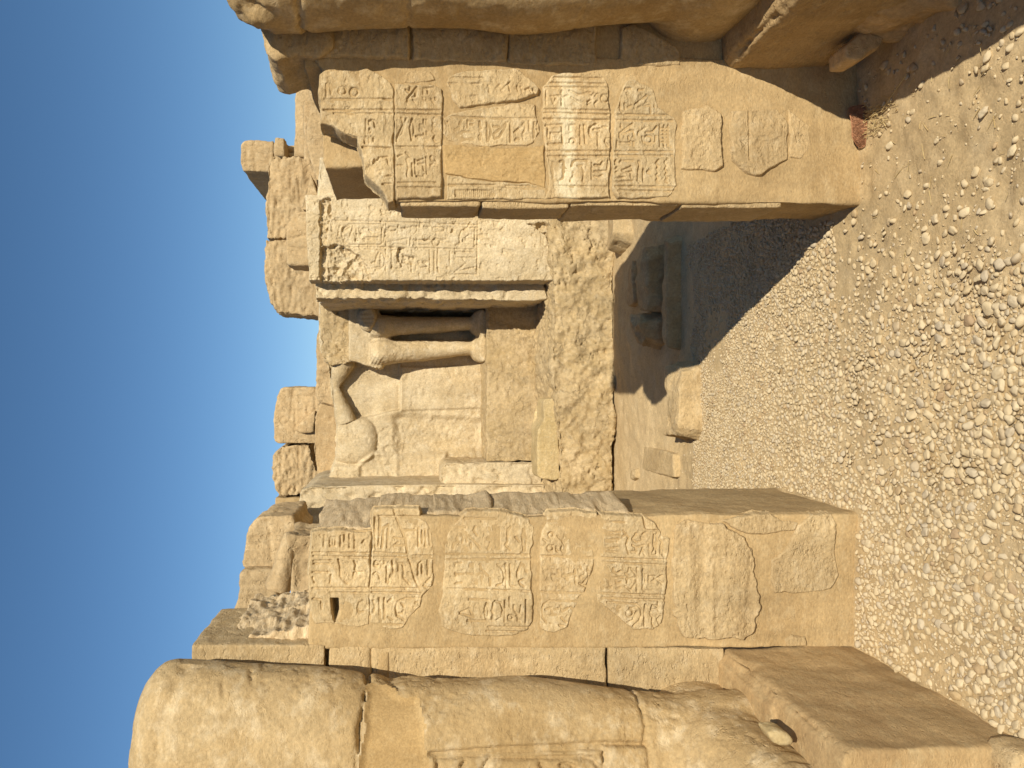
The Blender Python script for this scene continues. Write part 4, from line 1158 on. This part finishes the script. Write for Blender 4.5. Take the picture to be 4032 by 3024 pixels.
# big sunlit boulder, half in shade
a = gpt('4', '935,900'); b_ = gpt('4', '930,1330')
slab_on_ground('boulder', b_[0], a[0], a[1] - .10, a[1] + .20, .125, 'long rounded slab half in shade at the edge of the gravel', SAND, .02, d_rough, .6, .86)
a = gpt('4', '860,260'); b_ = gpt('4', '845,850')
slab_on_ground('stone_slab', b_[0], a[0], a[1] - .03, a[1] + .10, .07, 'long narrow slab in shade, front one of the two', GREYR, 0, d_rough, .55, .9)
a = gpt('4', '800,340'); b_ = gpt('4', '795,670')
slab_on_ground('stone_slab', b_[0], a[0], a[1] - .03, a[1] + .17, .13, 'short thick slab in shade behind the long narrow slab', GREYR, .03, d_rough, .55, .93)
a = gpt('4', '790,640'); b_ = gpt('4', '800,880')
slab_on_ground('field_stone', b_[0], a[0], a[1] - .06, a[1] + .26, .14, 'angular pitted stone in shade at the end of the short thick slab', GREYR, -.1, d_rough, .7, .8,
               shape=[(-1, -.2), (-.5, -1), (.5, -.9), (1, -.2), (.8, .7), (.1, 1), (-.7, .7)])
a = gpt('4', '710,415'); b_ = gpt('4', '715,640')
slab_on_ground('stone_slab', b_[0], a[0], a[1] - .02, a[1] + .15, .07, 'low weathered slab behind the short thick slab', GREYR, 0, d_worn, .8, .95)
a = gpt('4', '690,1460'); b_ = gpt('4', '690,1530')
slab_on_ground('field_stone', b_[0], a[0], a[1], a[1] + .14, .04, 'small stone bedded in sand before the limestone base', SAND, .3, d_worn, .7, .7, smooth=4)
a = gpt('4', '850,1380'); b_ = gpt('4', '850,1515')
slab_on_ground('buried_slab', b_[0], a[0], a[1] - .02, a[1] + .6, .016, 'flat slab nearly buried in the sand before the limestone base', SAND, .02, d_plaster, .5, .97)
a = gpt('4', '600,270'); b_ = gpt('4', '600,300')
slab_on_ground('field_stone', a[0] - .16, a[0] + .3, 5.45, 5.75, .12, 'worn stone against the limestone base beside the shaded pillar', SAND, .1, d_worn, .8, .8)
# shard on the foot
o = rock('stone_shard', P('8', '608,1440 650,1425 720,1445 752,1478 745,1500 680,1508 640,1490', 2.24), 2.215, 2.29, .006, OCHRE, None, d_worn, 2, amp=.5)
tag(o, 'sharp yellow stone shard resting on the colossal foot', 'stone')

# ================================================================== PEBBLES
rs = np.random.RandomState(11)


def blob_mesh(seed, sub):
    bm = bmesh.new()
    bmesh.ops.create_icosphere(bm, subdivisions=sub, radius=1)
    V_ = np.array([v.co for v in bm.verts])
    r_ = np.random.RandomState(seed)
    # flattened, a little angular: cut by a few random planes
    for _ in range(r_.randint(5, 12)):
        n_ = r_.normal(size=3); n_ /= np.linalg.norm(n_)
        dcut = r_.uniform(.60, .88)
        e = V_ @ n_ - dcut
        V_ -= np.where(e > 0, e * .85, 0)[:, None] * n_
    V_ *= (1 + .22 * fbm(V_, 1.2, 3, off=seed * 1.3))[:, None]
    V_ *= np.array([1, r_.uniform(.62, .9), r_.uniform(.38, .6)])
    Fc = np.array([[v.index for v in f.verts] for f in bm.faces])
    bm.free()
    return V_, Fc


def blocked(x, y):
    if x < -.93 and 1.94 < y < 2.84: return True
    if -.96 < x < -.45 and 2.785 < y < 3.5: return True
    if x > .62 and 2.785 < y < 3.15: return True
    if x > .79 and y > 2.9: return True
    if x > 1.08 and y < 2.85: return True
    return False


def dens(x, y, n1, n2):
    """how closely the stones lie: a gravel bed behind, patches in front, bare trodden sand to the right"""
    if y > 4.42 + .15 * n1:
        return .015
    if y > 2.95:
        d_ = .95 - .6 * max(0, n1 - .15)
        if x > .15 and y < 3.6 and n2 > .2: d_ *= .6
        if .05 < x < .5 and 3.6 < y < 4.3 and n2 > .1: d_ = .12
        return d_
    left = 1 / (1 + math.exp((x - .10 + .25 * (y - 2.4)) / .12))
    near = max(0, min(1, (2.38 - y) / .12)) * max(0, min(1, (.42 - x) / .2))
    d_ = .12 + .95 * left + .5 * near
    if -.35 > x > -.95 and y > 2.55: d_ += .4
    d_ *= .80 + .8 * max(-.7, min(.6, n1))
    if x > .45: d_ *= .75
    if x > .62 and y > 2.35: d_ *= .45
    return max(.02, min(1, d_))


cell = .022
grid = {}
peb = []
NT = 110000
cx_ = rs.uniform(-1.05, 1.35, NT); cy_ = rs.uniform(1.9, 4.75, NT)
pp_ = np.stack([cx_, cy_, np.zeros(NT)], 1)
na = fbm(pp_, 3.2, 2, off=5.5); nb = fbm(pp_, 2.1, 2, off=15.5)
rad = np.sort(np.concatenate([rs.gamma(5.0, .0021, int(NT * .5)), rs.uniform(.0024, .0065, NT - int(NT * .5))]))[::-1]
rad = np.clip(rad, .0025, .0215)
gzv = ground_z(cx_, cy_)
uu = rs.rand(NT)
for i in range(NT):
    x, y_ = cx_[i], cy_[i]
    r = rad[i]
    if abs(x) > y_ * .52 + .06 or blocked(x, y_):
        continue
    rm = .0195 - .0045 * (y_ - 2.05)
    if r > rm * .62 and r > rm * (.5 + .5 * rs.rand()): r = rm * (.45 + .55 * rs.rand())
    if x > .5 and y_ < 2.9 and r > .017 and uu[i] < .5: continue
    if uu[i] > dens(x, y_, na[i], nb[i]):
        continue
    gi, gj = int(x / cell), int(y_ / cell)
    ok = True
    for di in (-2, -1, 0, 1, 2):
        for dj in (-2, -1, 0, 1, 2):
            for (qx, qy, qr) in grid.get((gi + di, gj + dj), ()):
                if (x - qx) ** 2 + (y_ - qy) ** 2 < (.73 * (r + qr)) ** 2:
                    ok = False; break
            if not ok: break
        if not ok: break
    if not ok:
        continue
    grid.setdefault((gi, gj), []).append((x, y_, r))
    peb.append((x, y_, r, gzv[i]))
print('pebbles', len(peb))
vis = [p for p in peb if 2.06 < p[1] and abs(p[0]) < p[1] * .485]
vis.sort(key=lambda p: -p[2] / p[1])
top_set = set(id(p) for p in vis[:300])
big = []
for sd_ in range(14):
    v_, f_ = blob_mesh(100 + sd_, 4 if False else 3)
    me = mesh_np(v_, f_); me.materials.append(PEB)
    big.append(me)
small = [blob_mesh(300 + s_, 2) for s_ in range(12)]
VS, FS, TS = [], [], []
nvt = 0
for p in peb:
    x, y_, r, z_ = p
    th = rs.uniform(0, 6.283)
    tx, ty = rs.normal(0, .25), rs.normal(0, .25)
    if id(p) in top_set:
        o = bpy.data.objects.new('pebble', big[rs.randint(14)])
        COL.objects.link(o)
        o.location = (x, y_, z_ + r * rs.uniform(.05, .3)); o.rotation_euler = (tx, ty, th); o.scale = (r * 1.12, r * 1.12, r * 1.12)
        tag(o, 'larger smooth pale pebble lying on the sandy ground', 'pebble', 'larger pebbles on the sand')
        continue
    v_, f_ = small[rs.randint(12)]
    M3 = np.array((Matrix.Rotation(th, 3, 'Z') @ Matrix.Rotation(tx, 3, 'X') @ Matrix.Rotation(ty, 3, 'Y')))
    w = (v_ * r * 1.12) @ M3.T + np.array([x, y_, z_ + r * rs.uniform(-.05, .28)])
    VS.append(w); FS.append(f_ + nvt); nvt += len(w)
    TS.append(np.full(len(w), rs.rand()))
me = mesh_np(np.concatenate(VS), np.concatenate(FS))
at_ = me.attributes.new('tone', 'FLOAT', 'POINT')
at_.data.foreach_set('value', np.concatenate(TS).astype(np.float32))
o = link('gravel', me, PEB)
o['kind'] = 'stuff'; o['label'] = 'bed of small pale gravel and chips on the sandy ground'; o['category'] = 'gravel'

# ================================================================== HUSK AND STRAW at the foot of the right pillar
def gpj(t, z='j'):
    x_, y_ = gpt(z, t)
    return x_, y_


bm = bmesh.new()
ra = []
for k in range(9):
    t = k / 8
    x_ = .978 - t * .150
    y_ = 2.765 - .016 * math.sin(t * 3.1)
    z_ = gz1(x_, y_)
    top_ = .046 - .006 * t - .030 * max(0, t - .75) / .25
    lo_ = -.004 + .004 * t
    ra.append((bm.verts.new((x_, y_ + .012, z_ + top_)), bm.verts.new((x_, y_ - .004, z_ + (top_ + lo_) * .5)), bm.verts.new((x_ + .002, y_ - .012, z_ + lo_))))
for k in range(len(ra) - 1):
    for j in range(2):
        bm.faces.new((ra[k][j], ra[k][j + 1], ra[k + 1][j + 1], ra[k + 1][j]))
bmesh.ops.solidify(bm, geom=bm.faces[:], thickness=.006)
bmesh.ops.recalc_face_normals(bm, faces=bm.faces)
me = bpy.data.meshes.new('mesh'); bm.to_mesh(me); bm.free()
o = link('palm_husk', me, RUST)
sm = o.modifiers.new('s', 'SUBSURF'); sm.levels = 2; sm.render_levels = 2
tag(o, 'rust-brown curved dry husk lying at the foot of the broken-cornered pillar', 'husk')


def stick(bm, a, b, r, za=.01, zb=.01):
    pa = Vector((a[0], a[1], gz1(*a) + za)); pb = Vector((b[0], b[1], gz1(*b) + zb))
    ax = (pb - pa).normalized(); u = ax.orthogonal().normalized(); w = ax.cross(u)
    mid = (pa + pb) / 2 + Vector((rp.uniform(-1, 1), rp.uniform(-1, 1), .3)) * (pb - pa).length * .04
    rr = []
    for c, k in ((pa, 1), (mid, 1), (pb, .6)):
        rr.append([bm.verts.new(c + (u * math.cos(t) + w * math.sin(t)) * r * k) for t in (0, 1.57, 3.14, 4.71)])
    for q in range(2):
        for i in range(4):
            j = (i + 1) % 4
            bm.faces.new((rr[q][i], rr[q][j], rr[q + 1][j], rr[q + 1][i]))
    bm.faces.new(rr[0][::-1]); bm.faces.new(rr[2])


for t0, t1, r_, za, zb, lab in (('1235,815', '1440,905', .0035, .05, .03, 'thick dry stalk leaning on the rust-brown husk'),
                                ('1385,890', '1480,1280', .0022, .03, .01, 'long dry reed bent beside the rust-brown husk'),
                                ('1960,640', '1710,975', .0016, .01, .01, 'long thin straw lying across the bare sand')):
    bm = bmesh.new(); stick(bm, gpj(t0), gpj(t1), r_, za, zb)
    me = bpy.data.meshes.new('mesh'); bm.to_mesh(me); bm.free()
    tag(link('dry_stalk', me, STRAW), lab, 'stalk')
bm = bmesh.new()
c0 = gpj('1640,1040')
for _ in range(150):
    an = rp.gauss(0.15, .7); ln = rp.uniform(.015, .06)
    q = (c0[0] + rp.gauss(0, .028), c0[1] + rp.gauss(0, .055))
    stick(bm, q, (q[0] + math.sin(an) * ln * .4, q[1] + math.cos(an) * ln), rp.uniform(.0006, .0015), rp.uniform(.003, .014), rp.uniform(.003, .012))
for _ in range(60):
    an = rp.uniform(0, 6.28); ln = rp.uniform(.012, .05)
    q = (rp.uniform(.2, 1.0), rp.uniform(2.1, 2.75))
    stick(bm, q, (q[0] + math.sin(an) * ln, q[1] + math.cos(an) * ln), rp.uniform(.0006, .0013), .004, .004)
me = bpy.data.meshes.new('mesh'); bm.to_mesh(me); bm.free()
o = link('straw_litter', me, STRAW)
o['kind'] = 'stuff'; o['label'] = 'scattered bits of dry straw beside the rust-brown husk'; o['category'] = 'straw'
